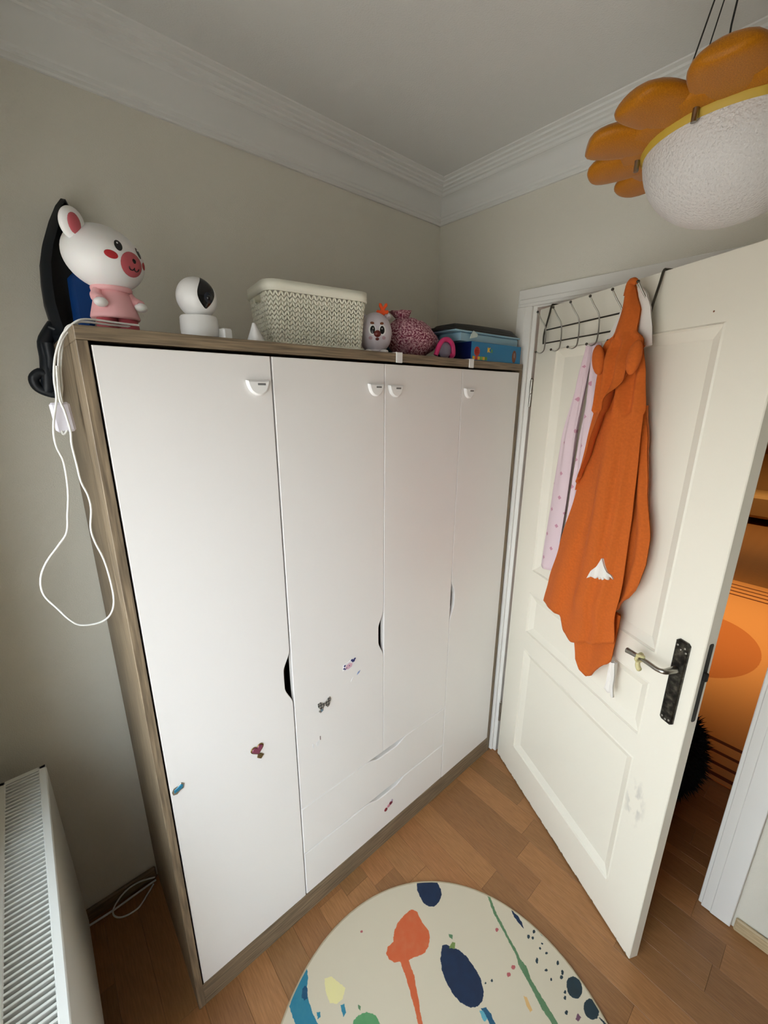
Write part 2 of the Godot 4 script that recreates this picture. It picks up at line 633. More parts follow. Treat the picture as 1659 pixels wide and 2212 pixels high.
func build_cornice() -> void:
	var prof := [Vector2(0, 2.449), Vector2(0.008, 2.449), Vector2(0.011, 2.453), Vector2(0.011, 2.460), Vector2(0.015, 2.463), Vector2(0.0165, 2.470), Vector2(0.019, 2.473)]
	for i in 9:
		var a := PI / 2.0 * i / 8.0
		prof.append(Vector2(0.020 + 0.036 * (1.0 - cos(a)), 2.474 + 0.058 * sin(a)))
	prof.append_array([Vector2(0.0575, 2.5285), Vector2(0.060, 2.527), Vector2(0.064, 2.530), Vector2(0.066, 2.538), Vector2(0.073, 2.540), Vector2(0.0745, 2.546), Vector2(0.084, 2.548), Vector2(0.0855, 2.554), Vector2(0.097, 2.556), Vector2(0.0985, 2.562), Vector2(0.112, 2.564), Vector2(0.114, CEIL)])
	var runs := [
		["trim_1", "white stepped plaster cornice above the wardrobe wall", Vector3(XL, 0, ZB), Vector3(1, 0, 0), Vector3(0, 0, 1), X2 - XL],
		["trim_2", "white stepped plaster cornice above the door wall", Vector3(X2, 0, ZB), Vector3(0, 0, 1), Vector3(-1, 0, 0), ZF - ZB],
		["trim_3", "white plaster cornice above the window wall", Vector3(XL, 0, ZF), Vector3(0, 0, -1), Vector3(1, 0, 0), ZF - ZB],
		["trim_4", "white plaster cornice above the wall opposite the wardrobe", Vector3(X2, 0, ZF), Vector3(-1, 0, 0), Vector3(0, 0, -1), X2 - XL]]
	for r in runs:
		var mb := MB.new()
		var o: Vector3 = r[2]
		var d: Vector3 = r[3]
		var n: Vector3 = r[4]
		for i in prof.size() - 1:
			var p: Vector2 = prof[i]
			var q: Vector2 = prof[i + 1]
			mb.smooth(i >= 6 and i < 14, 1)
			var a := o + d * p.x + n * p.x + Vector3(0, p.y, 0)
			var b: Vector3 = o + d * (r[5] - p.x) + n * p.x + Vector3(0, p.y, 0)
			var c: Vector3 = o + d * (r[5] - q.x) + n * q.x + Vector3(0, q.y, 0)
			var e := o + d * q.x + n * q.x + Vector3(0, q.y, 0)
			if d.cross(Vector3.UP).dot(n) > 0:
				mb.quad(a, b, c, e)
			else:
				mb.quad(e, c, b, a)
		tag(part(r[0], mb, M.cornice), r[1], "cornice", "", "structure")

func build_door_frame() -> void:
	# casing on the room side, with shallow grooves, and the lining through the wall
	var t := thing("trim_5", Transform3D(), "white grooved door casing around the doorway", "door frame", "", "structure")
	var mb := MB.new()
	for z in [[-0.048, 0.012, 1], [0.895, 0.977, -1]]:
		var lo: float = z[0]
		var hi: float = z[1]
		var inner: float = hi if z[2] == 1 else lo
		var s: float = z[2]
		mb.box(Vector3(X2 - 0.013, 0.004, lo), Vector3(X2, 2.066, hi), 0.002)
		mb.box(Vector3(X2 - 0.0165, 0.004, minf(inner - s * 0.026, lo if s > 0 else hi)), Vector3(X2 - 0.012, 2.066, maxf(inner - s * 0.026, lo if s > 0 else hi)), 0.0025)
	mb.box(Vector3(X2 - 0.013, 2.066, -0.048), Vector3(X2, 2.127, 0.977), 0.002)
	mb.box(Vector3(X2 - 0.018, 2.075, -0.04), Vector3(X2 - 0.013, 2.092, 0.97), 0.002)
	part("casing", mb, M.trim, t)
	mb = MB.new()
	mb.box(Vector3(X2, 0.0, 0.006), Vector3(X2 + 0.16, 2.08, 0.028), 0.002)
	mb.box(Vector3(X2, 0.0, 0.885), Vector3(X2 + 0.16, 2.08, 0.904), 0.002)
	mb.box(Vector3(X2, 2.06, 0.028), Vector3(X2 + 0.16, 2.08, 0.885), 0.002)
	part("lining", mb, M.trim, t)
	mb = MB.new()
	mb.box(Vector3(X2 + 0.145, 0.0, 0.9), Vector3(X2 + 0.165, 2.12, 0.98), 0.002)
	part("casing", mb, M.trim, t)
	mb = MB.new()
	mb.box(Vector3(X2 + 0.03, 1.0, 0.8835), Vector3(X2 + 0.05, 1.09, 0.8852), 0.0005)
	part("strike_plate", mb, M.lock, t)

# ---------------------------------------------------------------- hall beyond the door
func build_hall() -> void:
	var x0 := X2 + 0.15
	var x1 := 8.7
	var z0 := -1.3
	var z1 := 2.3
	var f := thing("floor_hall", Transform3D(), "brown laminate floor of the hall beyond the door", "floor", "", "structure")
	var mb := MB.new()
	mb.box(Vector3(x0, -0.12, z0 - 0.1), Vector3(x1, -0.009, z1 + 0.1))
	part("floor_bed", mb, M.dark, f)
	mb = MB.new()
	mb.box(Vector3(2.14, -0.01, z0), Vector3(x1, 0.0, z1))
	mb.box(Vector3(x0, -0.01, z0), Vector3(2.14, 0.0, 0.1))
	mb.box(Vector3(x0, -0.01, 1.3), Vector3(2.14, 0.0, z1))
	part("boards", mb, M.plank[2], f)
	strips(f, x0, 2.14, 0.1, 1.3, 23)
	mb = MB.new()
	mb.box(Vector3(x1, 0, z0 - 0.1), Vector3(x1 + 0.1, CEIL, z1 + 0.1))
	tag(part("wall_hall_far", mb, M.hall_wall), "warm painted wall at the far end of hall", "wall", "", "structure")
	mb = MB.new()
	mb.box(Vector3(x0, 0, z0 - 0.1), Vector3(x1, CEIL, z0))
	tag(part("wall_hall_left", mb, M.hall_wall), "warm painted hall wall past the door hinges", "wall", "", "structure")
	mb = MB.new()
	mb.box(Vector3(x0, 0, z1), Vector3(x1, CEIL, z1 + 0.1))
	tag(part("wall_hall_right", mb, M.hall_wall), "warm painted hall wall past the door casing", "wall", "", "structure")
	mb = MB.new()
	mb.box(Vector3(x0, 0, z0 - 0.1), Vector3(x0 + 0.02, CEIL, ZB - 0.15))
	tag(part("wall_hall_near", mb, M.hall_wall), "warm painted wall beside the doorway on the hall side", "wall", "", "structure")
	mb = MB.new()
	mb.box(Vector3(x0, CEIL, z0 - 0.1), Vector3(x1 + 0.1, CEIL + 0.1, z1 + 0.1))
	tag(part("ceiling_hall", mb, M.hall_wall), "flat ceiling of the warm lit hall", "ceiling", "", "structure")
	# hall carpet: woven print of circles and stripes
	var im := Image.create(1024, 512, false, Image.FORMAT_RGB8)
	var base := Color(0.85, 0.60, 0.36)
	var ring := Color(0.75, 0.45, 0.23)
	var stripe := Color(0.40, 0.19, 0.08)
	var cx0 := 2.08
	var cl := 2.86
	for i in 1024:
		var x := cx0 + cl * (i + 0.5) / 1024.0
		for j in 512:
			var z := -0.55 + 1.75 * (j + 0.5) / 512.0
			var c := base
			var d := Vector2((x - 3.42) / 0.52, (z - 0.42) / 0.36).length()
			if d < 1.0:
				c = ring
			for s in [2.12, 2.2, 2.29, 2.38, 4.55, 4.64, 4.73, 4.82]:
				if absf(x - s) < 0.012:
					c = stripe
			var k := 0.94 + 0.06 * sin(i * 2.3) * sin(j * 2.1)
			im.set_pixel(i, j, Color(c.r * k, c.g * k, c.b * k))
	var m := mat(Color.WHITE, 0.95)
	m.albedo_texture = ImageTexture.create_from_image(im)
	mb = MB.new()
	mb.box(Vector3(-cl / 2, 0, -0.875), Vector3(cl / 2, 0.006, 0.875), 0.003)
	var car := thing("hall_carpet", at(Vector3(cx0 + cl / 2, 0, 0.325)), "orange carpet with brown stripes and round motif in hall", "carpet")
	part("backing", mb, M.towel, car)
	mb = MB.new()
	mb.quad_uv([Vector3(-cl / 2, 0.0065, 0.875), Vector3(cl / 2, 0.0065, 0.875), Vector3(cl / 2, 0.0065, -0.875), Vector3(-cl / 2, 0.0065, -0.875)], [Vector2(0, 1), Vector2(1, 1), Vector2(1, 0), Vector2(0, 0)])
	part("pile", mb, m, car)
	# armchair far back
	var s := thing("armchair", at(Vector3(7.75, 0, 0.15)), "tan upholstered armchair at the far end of hall", "armchair")
	mb = MB.new()
	mb.box(Vector3(-0.3, 0.1, -0.45), Vector3(0.4, 0.42, 0.45), 0.04)
	part("seat", mb, M.sofa, s)
	mb = MB.new()
	mb.box(Vector3(0.2, 0.3, -0.45), Vector3(0.45, 1.0, 0.45), 0.06)
	part("backrest", mb, M.sofa, s)
	for k in [-1, 1]:
		mb = MB.new()
		mb.box(Vector3(-0.33, 0.1, 0.45 * k - 0.09), Vector3(0.42, 0.68, 0.45 * k + 0.09), 0.05)
		part("armrest", mb, M.sofa, s)
		mb = MB.new()
		mb.box(Vector3(-0.3, 0.0, 0.45 * k - 0.05), Vector3(-0.22, 0.1, 0.45 * k + 0.05), 0.008)
		part("foot", mb, M.sofa_foot, s)
		mb = MB.new()
		mb.box(Vector3(0.3, 0.0, 0.45 * k - 0.05), Vector3(0.38, 0.1, 0.45 * k + 0.05), 0.008)
		part("foot", mb, M.sofa_foot, s)
	# black fluffy bundle on the floor just behind the door
	var fl := thing("fluffy_pouf", at(Vector3(1.83, 0, 0.60)), "black fluffy rounded pouf on hall floor behind the door", "pouf")
	mb = MB.new()
	mb.ellipsoid(Vector3(0, 0.232, 0), Vector3(0.175, 0.228, 0.17))
	part("core", mb, M.fluff, fl)
	mb = MB.new()
	var rn := RandomNumberGenerator.new()
	rn.seed = 4
	for i in 5200:
		var d := Vector3(rn.randfn(), rn.randfn(), rn.randfn()).normalized()
		var p := Vector3(d.x * 0.17, 0.232 + d.y * 0.222, d.z * 0.165)
		var q := p + d * rn.randf_range(0.018, 0.036) + Vector3(rn.randfn(), rn.randfn() - 0.6, rn.randfn()) * 0.008
		q.y = maxf(q.y, 0.003)
		var s1 := d.cross(Vector3(0.3, 0.9, 0.2)).normalized() * 0.0045
		var s2 := d.cross(s1)
		mb.tri(p + s1, p - s1, q)
		mb.tri(p + s2, p - s2, q)
	var fur := part("fur", mb, M.fluff, fl)
	fur.set_meta("kind", "stuff")
	hall_pendant(Vector3(4.0, CEIL, 0.5), 6.2, "pendant lamp with dark conical shade above the hall carpet")
	hall_pendant(Vector3(6.9, CEIL, 0.3), 4.0, "added unseen pendant lamp with dark conical shade above the armchair")  # second lamp out of view, added to brighten the far end of the hall

func hall_pendant(where: Vector3, energy: float, label: String) -> void:
	# an opaque conical shade throws the light down
	var lp := thing("hall_lamp", at(where), label, "lamp", "hall pendant lamps")
	var mb := MB.new()
	mb.lathe([Vector2(0, 0), Vector2(0.05, 0), Vector2(0.05, -0.02), Vector2(0, -0.02)])
	part("ceiling_plate", mb, M.trim, lp)
	mb = MB.new()
	mb.tube([Vector3(0, -0.02, 0), Vector3(0, -0.25, 0)], 0.004, 8)
	part("cord", mb, M.dark, lp)
	mb = MB.new()
	mb.lathe([Vector2(0.02, -0.25), Vector2(0.15, -0.43)], 32)
	part("lamp_shade", mb, M.sofa_foot, lp)
	var glow := mat(Color(1, 0.85, 0.6), 0.6)
	glow.emission_enabled = true
	glow.emission = Color(1.0, 0.76, 0.45)
	glow.emission_energy_multiplier = 2.0
	mb = MB.new()
	mb.ellipsoid(Vector3(0, -0.36, 0), Vector3(0.035, 0.045, 0.035))
	part("bulb", mb, glow, lp)
	var li := SpotLight3D.new()
	li.name = "hall_lamp_light"
	li.position = Vector3(0, -0.42, 0)
	li.rotation.x = -PI / 2
	li.light_color = Color(1.0, 0.84, 0.60)
	li.light_energy = energy
	li.light_size = 0.05
	li.spot_range = 12.0
	li.spot_attenuation = 2.0
	li.spot_angle = 44.0
	li.spot_angle_attenuation = 1.2
	li.shadow_enabled = true
	lp.add_child(li)

# ---------------------------------------------------------------- wardrobe
func notch_door(x0: float, x1: float, y0: float, y1: float, right_notch := false, left_notch := false) -> Array:
	var p := [Vector2(x0, y0), Vector2(x1, y0)]
	var ym := 0.967
	var h := 0.09
	var d := 0.022
	if right_notch:
		for i in 25:
			var t := i / 24.0
			var k := smoothstep(0.0, 0.36, t) * smoothstep(1.0, 0.64, t)
			p.append(Vector2(x1 - d * k - 0.00001 * i, ym - h + 2 * h * t))
	p.append(Vector2(x1, y1))
	p.append(Vector2(x0, y1))
	if left_notch:
		for i in 25:
			var t := 1.0 - i / 24.0
			var k := smoothstep(0.0, 0.36, t) * smoothstep(1.0, 0.64, t)
			p.append(Vector2(x0 + d * k, ym - h + 2 * h * t))
	return p

func build_wardrobe() -> void:
	var w := thing("wardrobe", Transform3D(), "tall four-door wardrobe with white fronts and grey oak frame", "wardrobe")
	var t := 0.0184
	var zb := -0.470
	for x in [0.0, WW - t]:
		var mb := MB.new()
		mb.box(Vector3(x, 0.0, zb), Vector3(x + t, WH - 0.0245, 0), 0.0012)
		part("side_panel", mb, M.oak_up, w)
	var mb := MB.new()
	mb.box(Vector3(0, WH - 0.0241, zb), Vector3(WW, WH, 0), 0.0012)
	part("top_panel", mb, M.oak_across, w)
	mb = MB.new()
	mb.box(Vector3(t, 0.0, -0.02), Vector3(WW - t, 0.0865, -0.0005), 0.001)
	part("plinth", mb, M.oak_across, w)
	mb = MB.new()
	mb.box(Vector3(t, 0.02, zb), Vector3(WW - t, WH - 0.026, zb + 0.006))
	part("back_panel", mb, M.oak_up, w)
	mb = MB.new()
	mb.box(Vector3(t, 0.087, zb + 0.006), Vector3(WW - t, 0.1, -0.022))
	part("bottom_panel", mb, M.oak_across, w)
	var y0 := 0.0885
	var y1 := WH - 0.0241 - 0.0075
	var inner := (WW - 2 * t) / 4.0
	var g1 := t + inner
	var g2 := WW / 2
	var g3 := WW - t - inner
	for x in [g1, g2, g3]:
		mb = MB.new()
		mb.box(Vector3(x - 0.009, 0.1 if x != g2 else 0.47, zb + 0.006), Vector3(x + 0.009, WH - 0.026, -0.06))
		part("partition", mb, M.oak_up, w)
	var ya := 0.4665
	var yb := 0.2725
	var specs := [[t + 0.004, g1 - 0.0022, y0, true, false], [g1 + 0.0022, g2 - 0.0007, ya + 0.0012, true, false], [g2 + 0.0007, g3 - 0.0009, ya + 0.0012, false, false], [g3 + 0.0009, WW - t - 0.002, y0, false, true]]
	for s in specs:
		mb = MB.new()
		mb.extrude(notch_door(s[0], s[1], s[2], y1, s[3], s[4]), -0.0185, -0.0005, 0.0012)
		part("door", mb, M.laminate, w)
	# two wide drawers with a finger scoop in the upper edge
	for d in [[yb + 0.0012, ya - 0.0012], [y0, yb - 0.0012]]:
		var p := [Vector2(g1 + 0.0018, d[0]), Vector2(g3 - 0.0009, d[0]), Vector2(g3 - 0.0009, d[1])]
		for i in 25:
			var k := i / 24.0
			var s := smoothstep(0.0, 0.3, k) * smoothstep(1.0, 0.7, k)
			p.append(Vector2(0.8325 - 0.197 * k, d[1] - 0.018 * s))
		p.append(Vector2(g1 + 0.0018, d[1]))
		mb = MB.new()
		mb.extrude(p, -0.0185, -0.0005, 0.0025)
		var dr := part("drawer", mb, M.laminate, w)
		mb = MB.new()
		mb.box(Vector3(g1 + 0.02, d[0] + 0.01, -0.42), Vector3(g3 - 0.02, d[1] - 0.002, -0.0188), 0.001)
		part("drawer_box", mb, M.laminate_edge, dr)

func build_stickers() -> void:
	# child safety catches near the top of the doors
	var locks := [[0.3275, 1.7605, "white shield-shaped safety catch on the widest-gap wardrobe door beside the camera"], [0.677, 1.7590, ""], [0.752, 1.7565, ""], [1.0970, 1.7520, ""]]
	var lab := ["white shield-shaped child safety catch on wardrobe door below the security camera", "white shield-shaped child safety catch on wardrobe door below the knit basket", "white shield-shaped child safety catch on wardrobe door below the reindeer toy", "white shield-shaped child safety catch on wardrobe door below the blue game box"]
	for i in 4:
		var o := thing("child_lock", at(Vector3(locks[i][0], locks[i][1], 0.0)), lab[i], "safety catch", "child safety catches on the wardrobe doors")
		var p := []
		var q := curve([Vector2(-0.0275, 0.0145), Vector2(-0.0255, 0.004), Vector2(-0.019, -0.009), Vector2(-0.009, -0.0165), Vector2(0, -0.0185), Vector2(0.009, -0.0165), Vector2(0.019, -0.009), Vector2(0.0255, 0.004), Vector2(0.0275, 0.0145)], 4)
		p.append_array(q)
		var mb := MB.new()
		mb.extrude(p, 0.0, 0.0095, 0.0035)
		part("cover", mb, M.catch, o)
		mb = MB.new()
		mb.box(Vector3(-0.003, 0.004, 0.0090), Vector3(0.016, 0.0085, 0.0099), 0.0003)
		part("slot", mb, M.plastic_grey, o)
	for s in [[0.7655, "white plastic clip over wardrobe top edge below the sequin bag"], [1.1005, "white plastic clip over wardrobe top edge below the blue game box"]]:
		var mb := MB.new()
		mb.box(Vector3(-0.0125, -0.0265, 0.0), Vector3(0.0125, 0.0025, 0.004), 0.0015)
		mb.box(Vector3(-0.0125, 0.0002, -0.02), Vector3(0.0125, 0.0025, 0.0035), 0.001)
		var o := part("edge_clip", mb, M.plastic)
		o.position = Vector3(s[0], WH, 0.0)
		tag(o, s[1], "clip", "clips over the wardrobe top")
	# stickers
	var foil := mat(Color(0.16, 0.50, 0.64), 0.25, 0.3)
	var mb := MB.new()
	var o := thing("sticker", at(Vector3(0.0405, 0.806, 0.0)), "small shiny blue sticker at the edge of wardrobe door", "sticker")
	mb.extrude([Vector2(-0.013, -0.012), Vector2(-0.004, -0.015), Vector2(0.004, -0.008), Vector2(0.012, -0.006), Vector2(0.015, 0.006), Vector2(0.008, 0.013), Vector2(-0.001, 0.008), Vector2(-0.01, 0.006), Vector2(-0.015, -0.003)], -0.0004, 0.0016, 0.0008)
	part("backing", mb, M.metal, o)
	mb = MB.new()
	mb.extrude([Vector2(-0.01, -0.008), Vector2(0.0, -0.006), Vector2(0.009, -0.003), Vector2(0.012, 0.005), Vector2(0.007, 0.01), Vector2(-0.002, 0.005), Vector2(-0.01, 0.002)], 0.0014, 0.0026, 0.0008)
	part("print", mb, foil, o)
	o = thing("sticker", at(Vector3(0.2475, 0.783, 0.0)), "dark pink jewelled heart wand sticker on wardrobe door", "sticker")
	mb = MB.new()
	var heart := []
	for i in 28:
		var a := TAU * i / 28.0
		var h := Vector2(16.0 * pow(sin(a), 3), 13.0 * cos(a) - 5.0 * cos(2 * a) - 2.0 * cos(3 * a) - cos(4 * a)) / 17.0
		heart.append(h.rotated(0.12) * 0.0205 + Vector2(-0.002, 0.006))
	mb.extrude(heart, -0.0004, 0.002, 0.0006)
	part("rim", mb, mat(Color(0.62, 0.52, 0.32), 0.3, 0.8), o)
	mb = MB.new()
	var inner := []
	for h in heart:
		inner.append((h - Vector2(-0.002, 0.006)) * 0.84 + Vector2(-0.002, 0.006))
	mb.extrude(inner, 0.0018, 0.004, 0.0016)
	part("jewel", mb, mat(Color(0.48, 0.21, 0.30), 0.2), o)
	mb = MB.new()
	mb.extrude([Vector2(-0.002, -0.011), Vector2(0.006, -0.011), Vector2(0.015, -0.02), Vector2(0.006, -0.03), Vector2(0.001, -0.026), Vector2(-0.005, -0.02)], -0.0004, 0.0022, 0.0006)
	part("tail", mb, mat(Color(0.45, 0.38, 0.24), 0.35, 0.6), o)
	# plaid bow
	var plaid := Image.create(64, 64, false, Image.FORMAT_RGB8)
	for y in 64:
		for x in 64:
			var k := (1 if (x / 6) % 2 else 0) + (1 if (y / 6) % 2 else 0)
			plaid.set_pixel(x, y, [Color(0.62, 0.60, 0.56), Color(0.33, 0.32, 0.31), Color(0.08, 0.08, 0.09)][k])
	var pm := mat(Color.WHITE, 0.6)
	pm.albedo_texture = ImageTexture.create_from_image(plaid)
	pm.uv1_triplanar = true
	pm.uv1_scale = Vector3(22, 22, 22)
	o = thing("sticker", at(Vector3(0.468, 0.816, 0.0)), "grey plaid bow sticker on wardrobe door", "sticker")
	mb = MB.new()
	mb.extrude([Vector2(-0.003, -0.004), Vector2(-0.009, -0.02), Vector2(-0.016, -0.024), Vector2(-0.021, -0.018), Vector2(-0.017, -0.008), Vector2(-0.023, 0.0), Vector2(-0.024, 0.012), Vector2(-0.014, 0.014), Vector2(-0.004, 0.005), Vector2(0.004, 0.006), Vector2(0.012, 0.014), Vector2(0.02, 0.018), Vector2(0.024, 0.008), Vector2(0.021, -0.003), Vector2(0.016, -0.014), Vector2(0.01, -0.016), Vector2(0.003, -0.005)], -0.0004, 0.0028, 0.001)
	part("bow", mb, pm, o)
	mb = MB.new()
	mb.box(Vector3(-0.004, -0.005, 0.002), Vector3(0.004, 0.006, 0.0045), 0.0015)
	part("knot", mb, pm, o)
	mb = MB.new()
	mb.extrude([Vector2(-0.008, -0.01), Vector2(-0.006, -0.018), Vector2(-0.012, -0.021), Vector2(-0.016, -0.012)], 0.002, 0.0034, 0.0005)
	part("ribbon_end", mb, mat(Color(0.42, 0.52, 0.58), 0.5), o)
	# pale pink sticker with navy bows
	o = thing("sticker", at(Vector3(0.566, 0.912, 0.0)), "pale pink sticker with navy blue bows on wardrobe door", "sticker")
	mb = MB.new()
	mb.extrude([Vector2(-0.024, -0.012), Vector2(-0.008, -0.02), Vector2(0.012, -0.016), Vector2(0.022, -0.004), Vector2(0.026, 0.012), Vector2(0.012, 0.016), Vector2(-0.006, 0.01), Vector2(-0.022, 0.008)], -0.0004, 0.0008, 0.0003)
	part("backing", mb, mat(Color(0.93, 0.92, 0.93), 0.4), o)
	mb = MB.new()
	mb.extrude([Vector2(-0.016, -0.01), Vector2(-0.004, -0.014), Vector2(0.01, -0.01), Vector2(0.013, 0.0), Vector2(0.002, 0.006), Vector2(-0.012, 0.003)], 0.0006, 0.0013, 0.0003)
	part("print", mb, mat(Color(0.86, 0.70, 0.76), 0.4), o)
	for q in [[0.016, 0.008, 0.0065], [0.022, 0.013, 0.004], [0.010, 0.013, 0.0045], [-0.018, 0.004, 0.004], [-0.021, -0.005, 0.0035], [-0.016, -0.009, 0.003], [0.0, -0.003, 0.0022], [-0.011, -0.006, 0.002]]:
		mb = MB.new()
		mb.extrude(disc(q[0], q[1], q[2], q[2] * 0.8, 8), 0.001, 0.0018, 0.0003)
		part("bow_print", mb, mat(Color(0.16, 0.18, 0.42), 0.4), o)
	# torn remains of peeled stickers
	o = thing("sticker", at(Vector3(0.594, 0.861, 0.0)), "torn pale blue remains of a peeled sticker on wardrobe door", "sticker")
	mb = MB.new()
	mb.extrude([Vector2(0.002, -0.002), Vector2(0.012, 0.002), Vector2(0.016, 0.009), Vector2(0.006, 0.006)], -0.0004, 0.0008, 0.0002)
	part("blue_scrap", mb, mat(Color(0.50, 0.58, 0.74), 0.6), o)
	mb = MB.new()
	mb.extrude([Vector2(-0.022, -0.016), Vector2(-0.016, -0.012), Vector2(-0.013, -0.003), Vector2(-0.018, -0.006)], -0.0004, 0.0008, 0.0002)
	part("white_scrap", mb, M.white_print, o)
	o = thing("sticker", at(Vector3(0.438, 0.688, 0.0)), "torn white remains of a peeled sticker above the drawers", "sticker")
	for q in [[0.0, -0.006, 0.006, 0.009], [-0.016, -0.004, 0.003, 0.008], [0.005, 0.001, 0.004, 0.004]]:
		mb = MB.new()
		mb.extrude(disc(q[0], q[1], q[2], q[3], 9), -0.0004, 0.0008, 0.0002)
		part("white_scrap", mb, M.white_print, o)
	mb = MB.new()
	mb.box(Vector3(0.0085, 0.004, -0.0004), Vector3(0.0115, 0.018, 0.0008), 0.0003)
	part("dark_scrap", mb, mat(Color(0.50, 0.44, 0.42), 0.6), o)
	# red candy sticker on the lower drawer
	o = thing("sticker", at(Vector3(0.742, 0.182, 0.0)), "dark red wrapped candy sticker on the lower drawer", "sticker")
	for q in [[-0.015, -0.008, 0.008, 0.008, Color(0.50, 0.12, 0.20)], [0.0, 0.0, 0.009, 0.007, Color(0.78, 0.55, 0.62)], [0.011, 0.006, 0.009, 0.008, Color(0.46, 0.12, 0.24)], [0.016, 0.014, 0.006, 0.005, Color(0.70, 0.64, 0.72)]]:
		mb = MB.new()
		mb.extrude(disc(q[0], q[1], q[2], q[3], 9), -0.0004, 0.0018, 0.0007)
		part("candy_piece", mb, mat(q[4], 0.35), o)

func disc(cx: float, cy: float, rx: float, ry: float, n := 12) -> Array:
	var p := []
	for i in n:
		p.append(Vector2(cx + rx * cos(TAU * i / n), cy + ry * sin(TAU * i / n)))
	return p

# ---------------------------------------------------------------- the open door
func door_xf(s: float, y: float, off: float) -> Transform3D:
	var dd := Vector3(-sin(OPEN_ANGLE), 0, cos(OPEN_ANGLE))
	var dn := Vector3(-cos(OPEN_ANGLE), 0, -sin(OPEN_ANGLE))
	return Transform3D(Basis(dd, Vector3.UP, dn), HINGE + dd * s + Vector3(0, y, 0) + dn * off)

func door_texture() -> ImageTexture:
	# cream paint with the scuffs and chips the photograph shows
	var w := 512
	var h := 1024
	var im := Image.create(w, h, false, Image.FORMAT_RGB8)
	im.fill(Color(0.925, 0.905, 0.845))
	var n := FastNoiseLite.new()
	n.seed = 12
	n.frequency = 0.03
	n.fractal_octaves = 4
	for y in h:
		for x in w:
			var s := DOOR_W * x / w
			var v := DOOR_H * (1.0 - float(y) / h)
			var k := 0.0
			var q := Vector2((s - 0.735) / 0.03, (v - 0.55) / 0.075)
			if q.length() < 1.3:
				k = clampf(1.3 - q.length(), 0, 1) * clampf((n.get_noise_2d(x * 1.6, y * 0.9) + 0.02) * 2.5, 0, 1) * 0.32
			if k > 0.0:
				im.set_pixel(x, y, Color(0.925, 0.905, 0.845).lerp(Color(0.42, 0.42, 0.42), k))
			if v < 0.012 and n.get_noise_2d(x * 1.3, 40.0) > 0.12 and v > 0.003:
				im.set_pixel(x, y, Color(0.36, 0.31, 0.25))
			elif v < 0.009 and n.get_noise_2d(x * 2.0, 90.0) > -0.05:
				im.set_pixel(x, y, Color(0.70, 0.66, 0.58))
	return ImageTexture.create_from_image(im)

